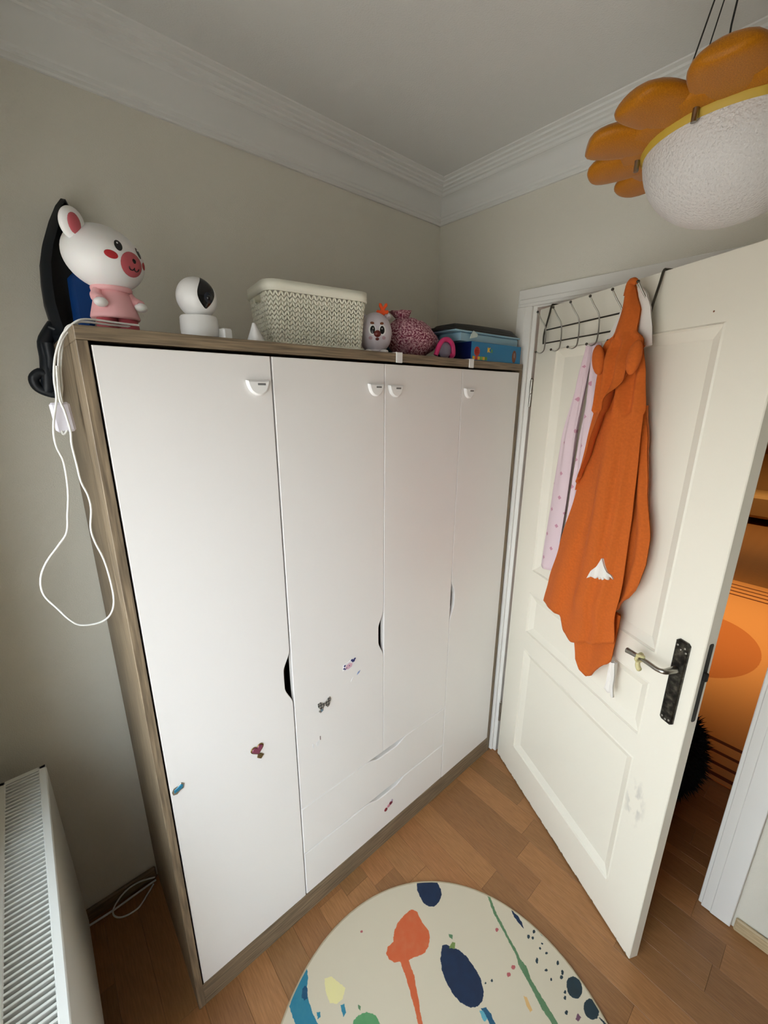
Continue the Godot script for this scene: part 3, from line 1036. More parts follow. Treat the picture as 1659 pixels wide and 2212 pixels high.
func build_door() -> void:
	var d := thing("door_1", door_xf(0, 0, 0), "cream painted panelled door standing half open", "door", "", "structure")
	var m := mat(Color.WHITE, 0.36)
	m.albedo_texture = door_texture()
	var uv := func(p: Vector3) -> Vector2: return Vector2(p.x / DOOR_W, 1.0 - p.y / DOOR_H)
	var y0 := 0.006
	var th := 0.032
	var rects := [[0.12, 0.706, 1.052, 1.905], [0.12, 0.706, 0.77, 0.957], [0.122, 0.704, 0.165, 0.690]]
	var mb := MB.new()
	var face := func(a: Vector3, b: Vector3, c: Vector3, e: Vector3) -> void:
		mb.quad_uv([a, b, c, e], [uv.call(a), uv.call(b), uv.call(c), uv.call(e)])
	var flat := func(s0: float, s1: float, v0: float, v1: float) -> void:
		face.call(Vector3(s0, v0, 0), Vector3(s1, v0, 0), Vector3(s1, v1, 0), Vector3(s0, v1, 0))
	var e := 0.002
	flat.call(e, 0.12, y0, DOOR_H)
	flat.call(0.706, DOOR_W - e, y0, DOOR_H)
	flat.call(0.12, 0.706, y0, 0.165)
	flat.call(0.12, 0.122, 0.165, 0.69)
	flat.call(0.704, 0.706, 0.165, 0.69)
	flat.call(0.12, 0.706, 0.69, 0.77)
	flat.call(0.12, 0.706, 0.957, 1.052)
	flat.call(0.12, 0.706, 1.905, DOOR_H)
	# edges and back
	var eu := Vector2(0.5, 0.5)
	var es := [eu, eu, eu, eu]
	mb.quad_uv([Vector3(DOOR_W - e, y0, 0), Vector3(DOOR_W, y0, -e), Vector3(DOOR_W, DOOR_H, -e), Vector3(DOOR_W - e, DOOR_H, 0)], es)
	mb.quad_uv([Vector3(DOOR_W, y0, -e), Vector3(DOOR_W, y0, -th), Vector3(DOOR_W, DOOR_H, -th), Vector3(DOOR_W, DOOR_H, -e)], es)
	mb.quad_uv([Vector3(0, y0, -th), Vector3(0, y0, -e), Vector3(0, DOOR_H, -e), Vector3(0, DOOR_H, -th)], es)
	mb.quad_uv([Vector3(0, y0, -e), Vector3(e, y0, 0), Vector3(e, DOOR_H, 0), Vector3(0, DOOR_H, -e)], es)
	mb.quad_uv([Vector3(0, DOOR_H, -e), Vector3(DOOR_W, DOOR_H, -e), Vector3(DOOR_W, DOOR_H, -th), Vector3(0, DOOR_H, -th)], es)
	mb.quad_uv([Vector3(0, DOOR_H, -e), Vector3(e, DOOR_H, 0), Vector3(DOOR_W - e, DOOR_H, 0), Vector3(DOOR_W, DOOR_H, -e)], es)
	mb.quad_uv([Vector3(0, y0, -th), Vector3(DOOR_W, y0, -th), Vector3(DOOR_W, y0, -e), Vector3(0, y0, -e)], es)
	mb.quad_uv([Vector3(DOOR_W, y0, -th), Vector3(0, y0, -th), Vector3(0, DOOR_H, -th), Vector3(DOOR_W, DOOR_H, -th)], es)
	part("leaf", mb, m, d)
	for r in rects:
		mb = MB.new()
		var wd := 0.033
		var lv := [[0.0, 0.0], [0.004, 0.003], [0.008, -0.003], [wd - 0.002, -0.0125], [wd, -0.0135]]
		for i in lv.size() - 1:
			var a: float = lv[i][0]
			var b: float = lv[i + 1][0]
			var za: float = lv[i][1]
			var zb: float = lv[i + 1][1]
			var o := [Vector3(r[0] + a, r[2] + a, za), Vector3(r[1] - a, r[2] + a, za), Vector3(r[1] - a, r[3] - a, za), Vector3(r[0] + a, r[3] - a, za)]
			var n := [Vector3(r[0] + b, r[2] + b, zb), Vector3(r[1] - b, r[2] + b, zb), Vector3(r[1] - b, r[3] - b, zb), Vector3(r[0] + b, r[3] - b, zb)]
			for k in 4:
				var k1 := (k + 1) % 4
				mb.quad_uv([o[k], o[k1], n[k1], n[k]], [uv.call(o[k]), uv.call(o[k1]), uv.call(n[k1]), uv.call(n[k])])
		var q := [Vector3(r[0] + wd, r[2] + wd, -0.0135), Vector3(r[1] - wd, r[2] + wd, -0.0135), Vector3(r[1] - wd, r[3] - wd, -0.0135), Vector3(r[0] + wd, r[3] - wd, -0.0135)]
		mb.quad_uv(q, [uv.call(q[0]), uv.call(q[1]), uv.call(q[2]), uv.call(q[3])])
		part("panel", mb, m, d)
	# handle plate with a lever
	mb = MB.new()
	mb.extrude([Vector2(0.7555, 0.892), Vector2(0.762, 0.886), Vector2(0.786, 0.886), Vector2(0.7925, 0.892), Vector2(0.7925, 1.131), Vector2(0.786, 1.137), Vector2(0.762, 1.137), Vector2(0.7555, 1.131)], 0.0002, 0.0085, 0.003)
	var pl := part("handle_plate", mb, M.plate, d)
	for q in [[0.764, 1.121], [0.774, 1.112], [0.784, 1.121], [0.788, 1.110], [0.764, 0.899], [0.774, 0.895], [0.784, 0.899]]:
		mb = MB.new()
		mb.ellipsoid(Vector3(q[0], q[1], 0.0085), Vector3(0.0032, 0.0032, 0.002), Basis(), 5, 8)
		part("stud", mb, M.metal, pl)
	mb = MB.new()
	var path := curve([Vector3(0.774, 1.052, 0.008), Vector3(0.774, 1.052, 0.03), Vector3(0.7715, 1.0515, 0.046), Vector3(0.757, 1.050, 0.053), Vector3(0.73, 1.049, 0.052), Vector3(0.695, 1.046, 0.05), Vector3(0.658, 1.042, 0.05)], 5)
	var rad := []
	for i in path.size():
		rad.append(lerpf(0.0105, 0.0062, clampf(i / 14.0, 0, 1)) if i < 24 else lerpf(0.0062, 0.0085, (i - 24) / 6.0))
	mb.tube(path, rad, 10)
	part("lever", mb, M.metal, pl)
	mb = MB.new()
	mb.extrude([Vector2(0.011, 0.930), Vector2(0.0135, 0.926), Vector2(0.0215, 0.926), Vector2(0.024, 0.930), Vector2(0.024, 1.154), Vector2(0.0215, 1.158), Vector2(0.0135, 1.158), Vector2(0.011, 1.154)], 0.0, 0.0012, 0.0004)
	var lk := part("lock_strip", mb, M.lock, d)
	lk.transform = Transform3D(Basis(Vector3(0, 0, -1), Vector3(0, 1, 0), Vector3(1, 0, 0)), Vector3(DOOR_W, 0, 0))
	for y in [1.065]:
		mb = MB.new()
		mb.box(Vector3(DOOR_W, y - 0.012, -0.0225), Vector3(DOOR_W + 0.009, y + 0.012, -0.0125), 0.002)
		part("latch", mb, M.lock, d)
	for y in [[1.70, 1.80], [0.20, 0.30]]:
		mb = MB.new()
		mb.tube([Vector3(-0.004, y[0], 0.004), Vector3(-0.004, y[0] + 0.048, 0.004)], 0.0052, 10)
		mb.tube([Vector3(-0.004, y[0] + 0.051, 0.004), Vector3(-0.004, y[1], 0.004)], 0.0058, 10)
		mb.ellipsoid(Vector3(-0.004, y[1] + 0.003, 0.004), Vector3(0.005, 0.006, 0.005), Basis(), 6, 8)
		part("hinge", mb, M.metal, d)
	mb = MB.new()
	mb.ellipsoid(Vector3(0.672, 1.931, 0.0), Vector3(0.0022, 0.0022, 0.001), Basis(), 5, 8)
	part("screw", mb, M.brown, d)

func build_door_things() -> void:
	# yellowed rubber guard on the lever
	var g := thing("lever_guard", door_xf(0.70, 1.046, 0.05), "yellowed rubber guard hanging on the door lever", "rubber guard")
	var rub := mat(Color(0.80, 0.76, 0.56), 0.5)
	rub.subsurf_scatter_enabled = true
	rub.subsurf_scatter_strength = 0.2
	var mb := MB.new()
	var ring := []
	for i in 17:
		var a := TAU * i / 16.0
		ring.append(Vector3(0.002 * sin(a * 2), cos(a) * 0.0115, sin(a) * 0.0115))
	mb.tube(ring, 0.0042, 8, false)
	mb.tube(curve([Vector3(0.012, 0.010, 0.0), Vector3(0.011, 0.012, 0.008), Vector3(0.0, 0.011, 0.012)], 4), 0.0045, 8)
	part("loop", mb, rub, g)
	mb = MB.new()
	mb.tube(curve([Vector3(-0.002, -0.011, 0.0), Vector3(0.0, -0.022, 0.002), Vector3(0.003, -0.032, 0.0), Vector3(0.009, -0.036, 0.0)], 4), [0.005, 0.0055, 0.006, 0.0062, 0.0064, 0.0066, 0.0068, 0.007, 0.0072, 0.0072, 0.0072, 0.006, 0.004], 8)
	part("tab", mb, rub, g)

	# chrome over-door hook rack
	var r := thing("hook_rack", door_xf(0, 1.9, 0.0), "chrome wire over-door hook rack holding towel and robe", "hook rack")
	mb = MB.new()
	mb.tube([Vector3(0.082, 0.068, 0.024), Vector3(0.522, 0.068, 0.024)], 0.0024, 8)
	part("rail", mb, M.metal_dark, r)
	mb = MB.new()
	mb.tube([Vector3(0.086, 0.024, 0.024), Vector3(0.526, 0.024, 0.024)], 0.0024, 8)
	part("rail", mb, M.metal_dark, r)
	for s in [0.075, 0.523]:
		mb = MB.new()
		mb.tube(curve([Vector3(s + 0.002, 0.022, 0.026), Vector3(s, 0.06, 0.025), Vector3(s, 0.12, 0.012), Vector3(s, 0.150, 0.006), Vector3(s, 0.1535, -0.004), Vector3(s, 0.1535, -0.030), Vector3(s, 0.150, -0.036), Vector3(s, 0.12, -0.0365)], 5), 0.0032, 8)
		part("door_bracket", mb, M.metal_dark, r)
	for i in 6:
		var s := 0.088 + 0.0855 * i
		mb = MB.new()
		mb.tube(curve([Vector3(s - 0.014, 0.125, 0.058), Vector3(s - 0.006, 0.100, 0.046), Vector3(s, 0.078, 0.033), Vector3(s + 0.002, 0.05, 0.0285), Vector3(s + 0.003, 0.02, 0.0285), Vector3(s + 0.003, -0.002, 0.032), Vector3(s - 0.004, -0.010, 0.042), Vector3(s - 0.012, -0.006, 0.051)], 5), 0.0021, 8)
		var hk := part("hook", mb, M.metal, r)
		for e in [Vector3(s - 0.014, 0.127, 0.059), Vector3(s - 0.0125, -0.005, 0.052)]:
			mb = MB.new()
			mb.ellipsoid(e, Vector3(0.0042, 0.0042, 0.0042), Basis(), 7, 10)
			part("ball_tip", mb, M.metal_dark, hk)
	build_towel()
	build_robe()

func sheet(mb: MB, left: Array, right: Array, top: float, bottom: Callable, off: Callable, rows := 40, cols := 28, uvk := 0.0) -> void:
	# a hanging sheet in door axes (s, y, off); left / right are tables of [y, s] with y rising; bottom(u) is the hem's height
	for side in [0, 1]:
		var g := []
		var uvs := []
		for i in rows + 1:
			var row := []
			var urow := []
			for j in cols + 1:
				var u := float(j) / cols
				var y: float = lerpf(top, bottom.call(u), float(i) / rows)
				var s := lerpf(lerp_table(left, y), lerp_table(right, y), u)
				var o: float = off.call(u, y)
				var rim := minf(u, 1.0 - u)
				var thick := 0.010 * smoothstep(0.0, 0.06, rim) + 0.0015
				if side == 1:
					o -= thick
				row.append(Vector3(s, y, o))
				urow.append(Vector2(s * uvk, -y * uvk))
			if side == 1:
				row.reverse()
				urow.reverse()
			g.append(row)
			uvs.append(urow)
		mb.grid(g, false, uvs if uvk > 0.0 else [])
		if side == 0:
			var hem := []
			hem.append(g[rows])
			var under := []
			for j in cols + 1:
				under.append(g[rows][j] - Vector3(0, 0, 0.010 * smoothstep(0.0, 0.06, minf(float(j) / cols, 1.0 - float(j) / cols)) + 0.0015))
			hem.append(under)
			mb.grid(hem, false, [uvs[rows], uvs[rows]] if uvk > 0.0 else [])

func build_towel() -> void:
	var yb := 0.85
	var t := thing("hooded_towel", door_xf(0, 0, 0), "orange hooded bath towel with ears hanging on the door rack", "towel")
	var left := [[1.0, 0.276], [1.1, 0.296], [1.24, 0.332], [1.4476, 0.380], [1.612, 0.398], [1.7236, 0.412], [1.8165, 0.410], [1.87, 0.404], [1.8976, 0.414], [1.904, 0.438], [1.92, 0.441], [1.96, 0.447], [2.0, 0.455], [2.015, 0.461], [2.03, 0.470]]
	var right := [[0.97, 0.600], [1.05, 0.617], [1.2, 0.606], [1.4, 0.596], [1.5, 0.590], [1.69, 0.580], [1.8, 0.567], [1.87, 0.552], [1.892, 0.546], [1.90, 0.520], [1.92, 0.515], [1.958, 0.511], [2.0, 0.490], [2.015, 0.483], [2.03, 0.474]]
	var bottom := func(u: float) -> float:
		return lerp_table([[0.0, 1.005], [0.25, 1.016], [0.36, 1.012], [0.45, 0.965], [0.6, 0.955], [0.8, 0.99], [1.0, 1.035]], u)
	var off := func(u: float, y: float) -> float:
		var spread := clampf((1.95 - y) / 0.5, 0.0, 1.0)
		var o := 0.046 + 0.020 * sin(PI * clampf(u, 0, 1)) + 0.008 * smoothstep(1.98, 1.90, y)
		# pleats along the right
		o += spread * 0.013 * smoothstep(0.74, 0.71, u) * smoothstep(0.42, 0.60, u) * smoothstep(1.72, 1.5, y)
		o += spread * 0.009 * smoothstep(0.90, 0.88, u) * smoothstep(0.76, 0.86, u) * smoothstep(1.72, 1.5, y)
		o += spread * 0.011 * smoothstep(0.36, 0.30, u) * smoothstep(0.05, 0.25, u) * smoothstep(1.5, 1.2, y)
		o += spread * 0.006 * sin(u * 9.0 + y * 5.0 + 1.0)
		if y > 1.70 and y < 1.92:
			o += 0.010 * sin(u * 21.0 + (1.9 - y) * 9.0) * smoothstep(1.92, 1.86, y)
		o += 0.012 * exp(-pow((y - 1.12) / 0.05, 2.0)) * smoothstep(0.45, 0.6, u)
		return o
	var mb := MB.new()
	sheet(mb, left, right, 2.028, bottom, off, 90, 48)
	part("body", mb, M.towel, t)
	# the front edge folded over: it runs from under the ear down to the left
	var u_at := func(sx: float, y: float) -> float:
		return clampf((sx - lerp_table(left, y)) / (lerp_table(right, y) - lerp_table(left, y)), 0.0, 1.0)
	var edge := [[1.44, 0.385], [1.50, 0.408], [1.60, 0.446], [1.70, 0.492], [1.80, 0.540], [1.86, 0.560]]
	mb = MB.new()
	sheet(mb, left, edge, 1.868, func(u: float) -> float: return 1.452 + 0.05 * u,
		func(u: float, y: float) -> float:
			var sx := lerpf(lerp_table(left, y), lerp_table(edge, y), u)
			return off.call(u_at.call(sx, y), y) + (0.004 + 0.024 * u * u + 0.007 * sin(u * 11.0 + y * 9.0) * u) * smoothstep(1.875, 1.83, y) + 0.0015, 50, 30)
	part("front_fold", mb, M.towel, t)
	# the wrap-over flap on the side of the handle
	mb = MB.new()
	sheet(mb, [[1.1, 0.52], [1.75, 0.52]], [[1.15, 0.606], [1.196, 0.630], [1.25, 0.640], [1.30, 0.648], [1.37, 0.646], [1.5, 0.610], [1.62, 0.585], [1.72, 0.560]], 1.72,
		func(u: float) -> float: return lerp_table([[0.0, 1.10], [0.5, 1.11], [0.75, 1.13], [0.9, 1.18], [1.0, 1.24]], u),
		func(u: float, y: float) -> float: return 0.034 + 0.006 * sin(u * 14.0 + y * 2.0), 40, 20)
	part("flap", mb, M.towel, t)
	# the longer back layer below the hem
	mb = MB.new()
	sheet(mb, [[0.83, 0.478], [0.88, 0.458], [0.95, 0.440], [1.1, 0.42]], [[0.83, 0.55], [0.90, 0.575], [0.95, 0.600], [1.1, 0.606]], 1.12,
		func(u: float) -> float: return lerp_table([[0.0, 0.875], [0.15, 0.848], [0.4, 0.838], [0.6, 0.85], [0.78, 0.895], [0.9, 0.935], [1.0, 0.97]], u),
		func(u: float, y: float) -> float: return 0.036 + 0.005 * sin(u * 8.0 + 1.0), 26, 22)
	part("back_layer", mb, M.towel, t)
	# white lining that shows on both sides of the hood
	mb = MB.new()
	sheet(mb, [[1.86, 0.378], [1.90, 0.398], [1.96, 0.432], [2.0, 0.452], [2.02, 0.46]], [[1.86, 0.560], [1.90, 0.552], [1.96, 0.535], [2.0, 0.514], [2.02, 0.490]], 2.018,
		func(u: float) -> float: return 1.862 + 0.02 * absf(u - 0.5), func(_u: float, _y: float) -> float: return 0.040, 16, 14)
	part("lining", mb, M.towel_white, t)
	# the tip of the hood bent over the hook
	mb = MB.new()
	mb.tube(curve([Vector3(0.470, 2.002, 0.052), Vector3(0.4715, 2.020, 0.054), Vector3(0.476, 2.031, 0.056), Vector3(0.488, 2.031, 0.058), Vector3(0.495, 2.024, 0.058)], 5), [0.0135, 0.013, 0.0125, 0.012, 0.0115, 0.011, 0.011, 0.0105, 0.010, 0.010, 0.0095, 0.0095, 0.009, 0.009, 0.0085, 0.0085, 0.008, 0.0075, 0.007, 0.006, 0.004], 10)
	part("hood_tip", mb, M.towel, t)
	# ears
	for e in [[0.430, 1.842, 0.25, 0.086], [0.556, 1.838, -0.12, 0.088]]:
		mb = MB.new()
		mb.ellipsoid(Vector3(e[0], e[1], e[3]), Vector3(0.020, 0.042, 0.014), Basis(Vector3(0, 0, 1), e[2]), 12, 16)
		part("ear", mb, M.towel, t)
	# white zigzag patch and the white tail tip
	mb = MB.new()
	var u_of := func(sx: float, y: float) -> float:
		return (sx - lerp_table(left, y)) / (lerp_table(right, y) - lerp_table(left, y))
	var pl := [[1.20, 0.5115], [1.284, 0.5455]]
	var pr := [[1.20, 0.607], [1.284, 0.5475]]
	sheet(mb, pl, pr, 1.283, func(u: float) -> float: return lerpf(1.208, 1.231, u) + 0.009 * (1.0 - absf(fposmod(u * 5.0, 1.0) * 2.0 - 1.0)),
		func(u: float, y: float) -> float: return off.call(u_of.call(lerpf(lerp_table(pl, y), lerp_table(pr, y), u), y), y) + 0.007, 14, 40)
	part("patch", mb, M.towel_white, t)
	mb = MB.new()
	sheet(mb, [[0.84, 0.582], [0.88, 0.592], [0.96, 0.588]], [[0.84, 0.625], [0.88, 0.612], [0.96, 0.606]], 0.955,
		func(u: float) -> float: return 0.85 + 0.006 * sin(u * 12.0), func(u: float, y: float) -> float: return 0.030 + 0.004 * sin(u * 9.0 + y * 30.0), 12, 10)
	part("tail_tip", mb, M.towel_white, t)

func build_robe() -> void:
	var t := thing("robe", door_xf(0, 0, 0), "pale pink dotted robe hanging beside the orange towel", "robe")
	var mb := MB.new()
	sheet(mb, [[1.10, 0.206], [1.14, 0.2075], [1.41, 0.223], [1.6, 0.240], [1.78, 0.277], [1.895, 0.309]], [[1.10, 0.262], [1.2, 0.292], [1.4, 0.300], [1.6, 0.306], [1.78, 0.322], [1.895, 0.327]], 1.897,
		func(u: float) -> float: return 1.112 + 0.012 * absf(u - 0.4), func(u: float, y: float) -> float: return 0.026 + 0.009 * sin(PI * u) + 0.005 * sin(u * 12.0 + y * 9.0) * smoothstep(1.3, 1.8, y), 60, 20, 2.6)
	part("sleeve", mb, M.robe, t)
	mb = MB.new()
	sheet(mb, [[1.2, 0.306], [1.4, 0.311], [1.6, 0.314], [1.78, 0.326], [1.895, 0.330]], [[1.2, 0.42], [1.6, 0.41], [1.895, 0.346]], 1.899,
		func(_u: float) -> float: return 1.18, func(u: float, y: float) -> float: return 0.020 + 0.008 * sin(PI * u) + 0.005 * sin(u * 15.0 + y * 6.0), 50, 16, 2.6)
	part("body", mb, M.robe, t)

# ---------------------------------------------------------------- rug
func build_rug() -> void:
	var c := Vector2(0.4418, 0.5838)
	var R := 0.4857
	var n := 1024
	var im := Image.create(n, n, false, Image.FORMAT_RGB8)
	var cream := Color(0.80, 0.76, 0.67)
	im.fill(cream)
	var wob := FastNoiseLite.new()
	wob.seed = 5
	wob.frequency = 0.02
	wob.fractal_octaves = 4
	# outlines of the paint blots read from the photograph in a crop of scale 0.4822 at (560, 1560), laid on the floor
	var to_rug := func(q: Vector2) -> Vector2:
		var p := on_plane(Vector2(560.0 + q.x * 0.4822, 1560.0 + q.y * 0.4822), 1, 0.008)
		return Vector2(((p.x - c.x) / R + 1.0) * n / 2.0, ((p.z - c.y) / R + 1.0) * n / 2.0)
	var navy := Color(0.11, 0.15, 0.25)
	var rust := Color(0.78, 0.36, 0.20)
	var green := Color(0.33, 0.47, 0.33)
	var ink := Color(0.16, 0.20, 0.21)
	var teal := Color(0.15, 0.46, 0.56)
	var blots := [
		[navy, [705, 718, 750, 711, 795, 712, 812, 745, 817, 775, 808, 803, 785, 825, 760, 826, 738, 812, 720, 782, 708, 750]],
		[rust, [680, 838, 705, 845, 716, 868, 730, 898, 758, 930, 764, 960, 758, 1005, 742, 1032, 715, 1046, 690, 1054, 670, 1066, 685, 1110, 697, 1140, 700, 1180, 712, 1230, 722, 1300, 732, 1352, 738, 1400, 722, 1400, 712, 1352, 690, 1260, 668, 1180, 650, 1120, 630, 1072, 605, 1076, 580, 1062, 569, 1035, 575, 1008, 600, 985, 603, 940, 620, 900, 645, 868]],
		[navy, [820, 1000, 838, 994, 860, 1008, 895, 1020, 930, 1050, 965, 1100, 992, 1150, 1006, 1205, 1000, 1250, 978, 1275, 945, 1278, 905, 1258, 868, 1218, 838, 1165, 820, 1115, 811, 1060]],
		[green, [1018, 766, 1030, 770, 1046, 815, 1064, 858, 1092, 910, 1118, 962, 1150, 1018, 1170, 1060, 1198, 1095, 1215, 1145, 1246, 1200, 1290, 1270, 1340, 1352, 1362, 1400, 1338, 1400, 1312, 1352, 1268, 1285, 1232, 1215, 1200, 1155, 1175, 1110, 1160, 1080, 1148, 1038, 1098, 945, 1050, 855]],
		[navy, [1120, 820, 1136, 846, 1158, 868, 1176, 895, 1185, 924, 1160, 898, 1142, 872]],
		[teal, [1254, 922, 1270, 926, 1280, 948, 1272, 960, 1258, 950]],
		[Color(0.83, 0.66, 0.42), [1184, 1226, 1200, 1232, 1210, 1260, 1224, 1290, 1216, 1302, 1200, 1275, 1190, 1250]],
		[teal, [215, 1105, 219, 1150, 214, 1190, 220, 1240, 238, 1300, 262, 1352, 280, 1400, 180, 1400, 160, 1352, 135, 1270, 160, 1205, 192, 1132]],
		[Color(0.06, 0.26, 0.40), [192, 1196, 206, 1178, 216, 1192, 217, 1236, 202, 1246, 190, 1232]],
		[Color(0.88, 0.84, 0.60), [292, 1148, 322, 1138, 350, 1160, 386, 1190, 374, 1240, 346, 1262, 316, 1258, 296, 1200]],
		[Color(0.32, 0.56, 0.36), [424, 1334, 444, 1312, 480, 1300, 520, 1312, 542, 1352, 560, 1400, 410, 1400]],
		[teal, [364, 1268, 382, 1260, 388, 1300, 376, 1322]],
		[green, [442, 1262, 454, 1272, 452, 1292, 444, 1284]],
		[teal, [258, 1300, 272, 1296, 274, 1320, 262, 1330]],
		[Color(0.10, 0.30, 0.42), [992, 1282, 1016, 1276, 1040, 1308, 1058, 1352, 1070, 1400, 1048, 1400, 1034, 1352, 1010, 1310]],
		[Color(0.36, 0.64, 0.70), [986, 1290, 1002, 1292, 1022, 1330, 1010, 1342, 996, 1322]],
		[green, [848, 948, 866, 952, 866, 972, 852, 964]],
		[Color(0.42, 0.50, 0.26), [864, 984, 880, 988, 876, 1014, 850, 1012]],
		[Color(0.42, 0.28, 0.36), [1428, 1304, 1442, 1320, 1430, 1344, 1416, 1328]],
		[ink, [1520, 1322, 1526, 1322, 1556, 1352, 1552, 1360]]]
	for d in [[1412, 1188, 35, 50], [1488, 1286, 34, 48]]:
		var q := []
		for i in 20:
			q.append(d[0] + d[2] * cos(TAU * i / 20) + 7.0 * sin(TAU * i / 20))
			q.append(d[1] + d[3] * sin(TAU * i / 20))
		blots.append([ink, q])
	for d in [[1230, 938, 6, 8], [1206, 960, 7, 9], [1226, 966, 5, 7], [1268, 992, 5, 5], [1258, 1013, 5, 6], [1287, 1033, 6, 7], [1244, 1067, 5, 14], [1285, 1110, 6, 6], [1308, 1152, 4, 8], [1338, 1078, 6, 9], [1358, 1120, 6, 11], [1354, 1142, 7, 10], [1370, 1208, 5, 8], [1370, 1235, 6, 9], [1042, 1157, 5, 6], [1014, 1170, 4, 5], [1376, 1300, 7, 10]]:
		blots.append([ink, ring_of(d)])
	for d in [[1065, 930, 7, 10], [1138, 1097, 9, 11], [1118, 1130, 9, 11], [458, 938, 5, 6]]:
		blots.append([Color(0.66, 0.33, 0.34), ring_of(d)])
	# the part of the rug behind the photographer's view goes on in the same way
	var rn := RandomNumberGenerator.new()
	rn.seed = 19
	var polys := []
	for b in blots:
		var pg := PackedVector2Array()
		for i in range(0, b[1].size(), 2):
			pg.append(to_rug.call(Vector2(b[1][i], b[1][i + 1])))
		polys.append([b[0], pg])
	for i in 26:
		var p := Vector2(rn.randf_range(120, 900), rn.randf_range(660, 960))
		var r := rn.randf_range(5, 12) if i > 7 else rn.randf_range(24, 60)
		var pg := PackedVector2Array()
		for k in 16:
			pg.append(p + Vector2.from_angle(TAU * k / 16.0) * r * rn.randf_range(0.85, 1.15) * Vector2(1.0, 1.3))
		polys.append([[navy, rust, green, ink, teal][rn.randi() % 5], pg])
	for b in polys:
		var pg: PackedVector2Array = b[1]
		var lo := pg[0]
		var hi := pg[0]
		for p in pg:
			lo = lo.min(p)
			hi = hi.max(p)
		for y in range(maxi(int(lo.y) - 2, 0), mini(int(hi.y) + 3, n)):
			for x in range(maxi(int(lo.x) - 2, 0), mini(int(hi.x) + 3, n)):
				var p := Vector2(x + 0.5 + wob.get_noise_2d(x * 3.0, y * 3.0) * 2.0, y + 0.5 + wob.get_noise_2d(x * 3.0 + 500.0, y * 3.0) * 2.0)
				if Geometry2D.is_point_in_polygon(p, pg):
					var k := 0.5 + 0.5 * wob.get_noise_2d(x * 1.2, y * 1.2)
					var col: Color = b[0]
					im.set_pixel(x, y, col.lerp(cream, 0.02 + 0.16 * k * k) if col.v > 0.3 else col.lerp(Color(0.10, 0.28, 0.44), 0.25 * k))
	var m := bumpy(mat(Color.WHITE, 0.95), noise_image(512, 0.2, 8, 2), 4.0, 1.2)
	m.uv1_triplanar = false
	m.uv1_world_triplanar = false
	m.normal_enabled = false
	m.uv1_scale = Vector3.ONE
	m.albedo_texture = ImageTexture.create_from_image(im)
	var t := thing("round_rug", at(Vector3(c.x, 0, c.y)), "round cream rug with colourful paint blots on laminate floor", "rug")
	var mb := MB.new()
	var seg := 96
	for i in seg:
		var a0 := TAU * i / seg
		var a1 := TAU * (i + 1) / seg
		var p0 := Vector3(cos(a0), 0, sin(a0)) * (R - 0.004)
		var p1 := Vector3(cos(a1), 0, sin(a1)) * (R - 0.004)
		var h := Vector3(0, 0.0075, 0)
		mb.tri_uv(h, p1 + h, p0 + h, Vector2(0.5, 0.5), Vector2(0.5 + p1.x / R / 2, 0.5 + p1.z / R / 2), Vector2(0.5 + p0.x / R / 2, 0.5 + p0.z / R / 2))
	part("pile", mb, m, t)
	mb = MB.new()
	var bind := []
	for i in seg + 1:
		var a := TAU * i / seg
		bind.append(Vector3(cos(a) * (R - 0.003), 0.0042, sin(a) * (R - 0.003)))
	mb.tube(bind, 0.0042, 8, false)
	part("binding", mb, mat(Color(0.70, 0.64, 0.53), 0.95), t)

func ring_of(d: Array) -> Array:
	var q := []
	for i in 9:
		q.append(d[0] + d[2] * cos(TAU * i / 9.0))
		q.append(d[1] + d[3] * sin(TAU * i / 9.0))
	return q

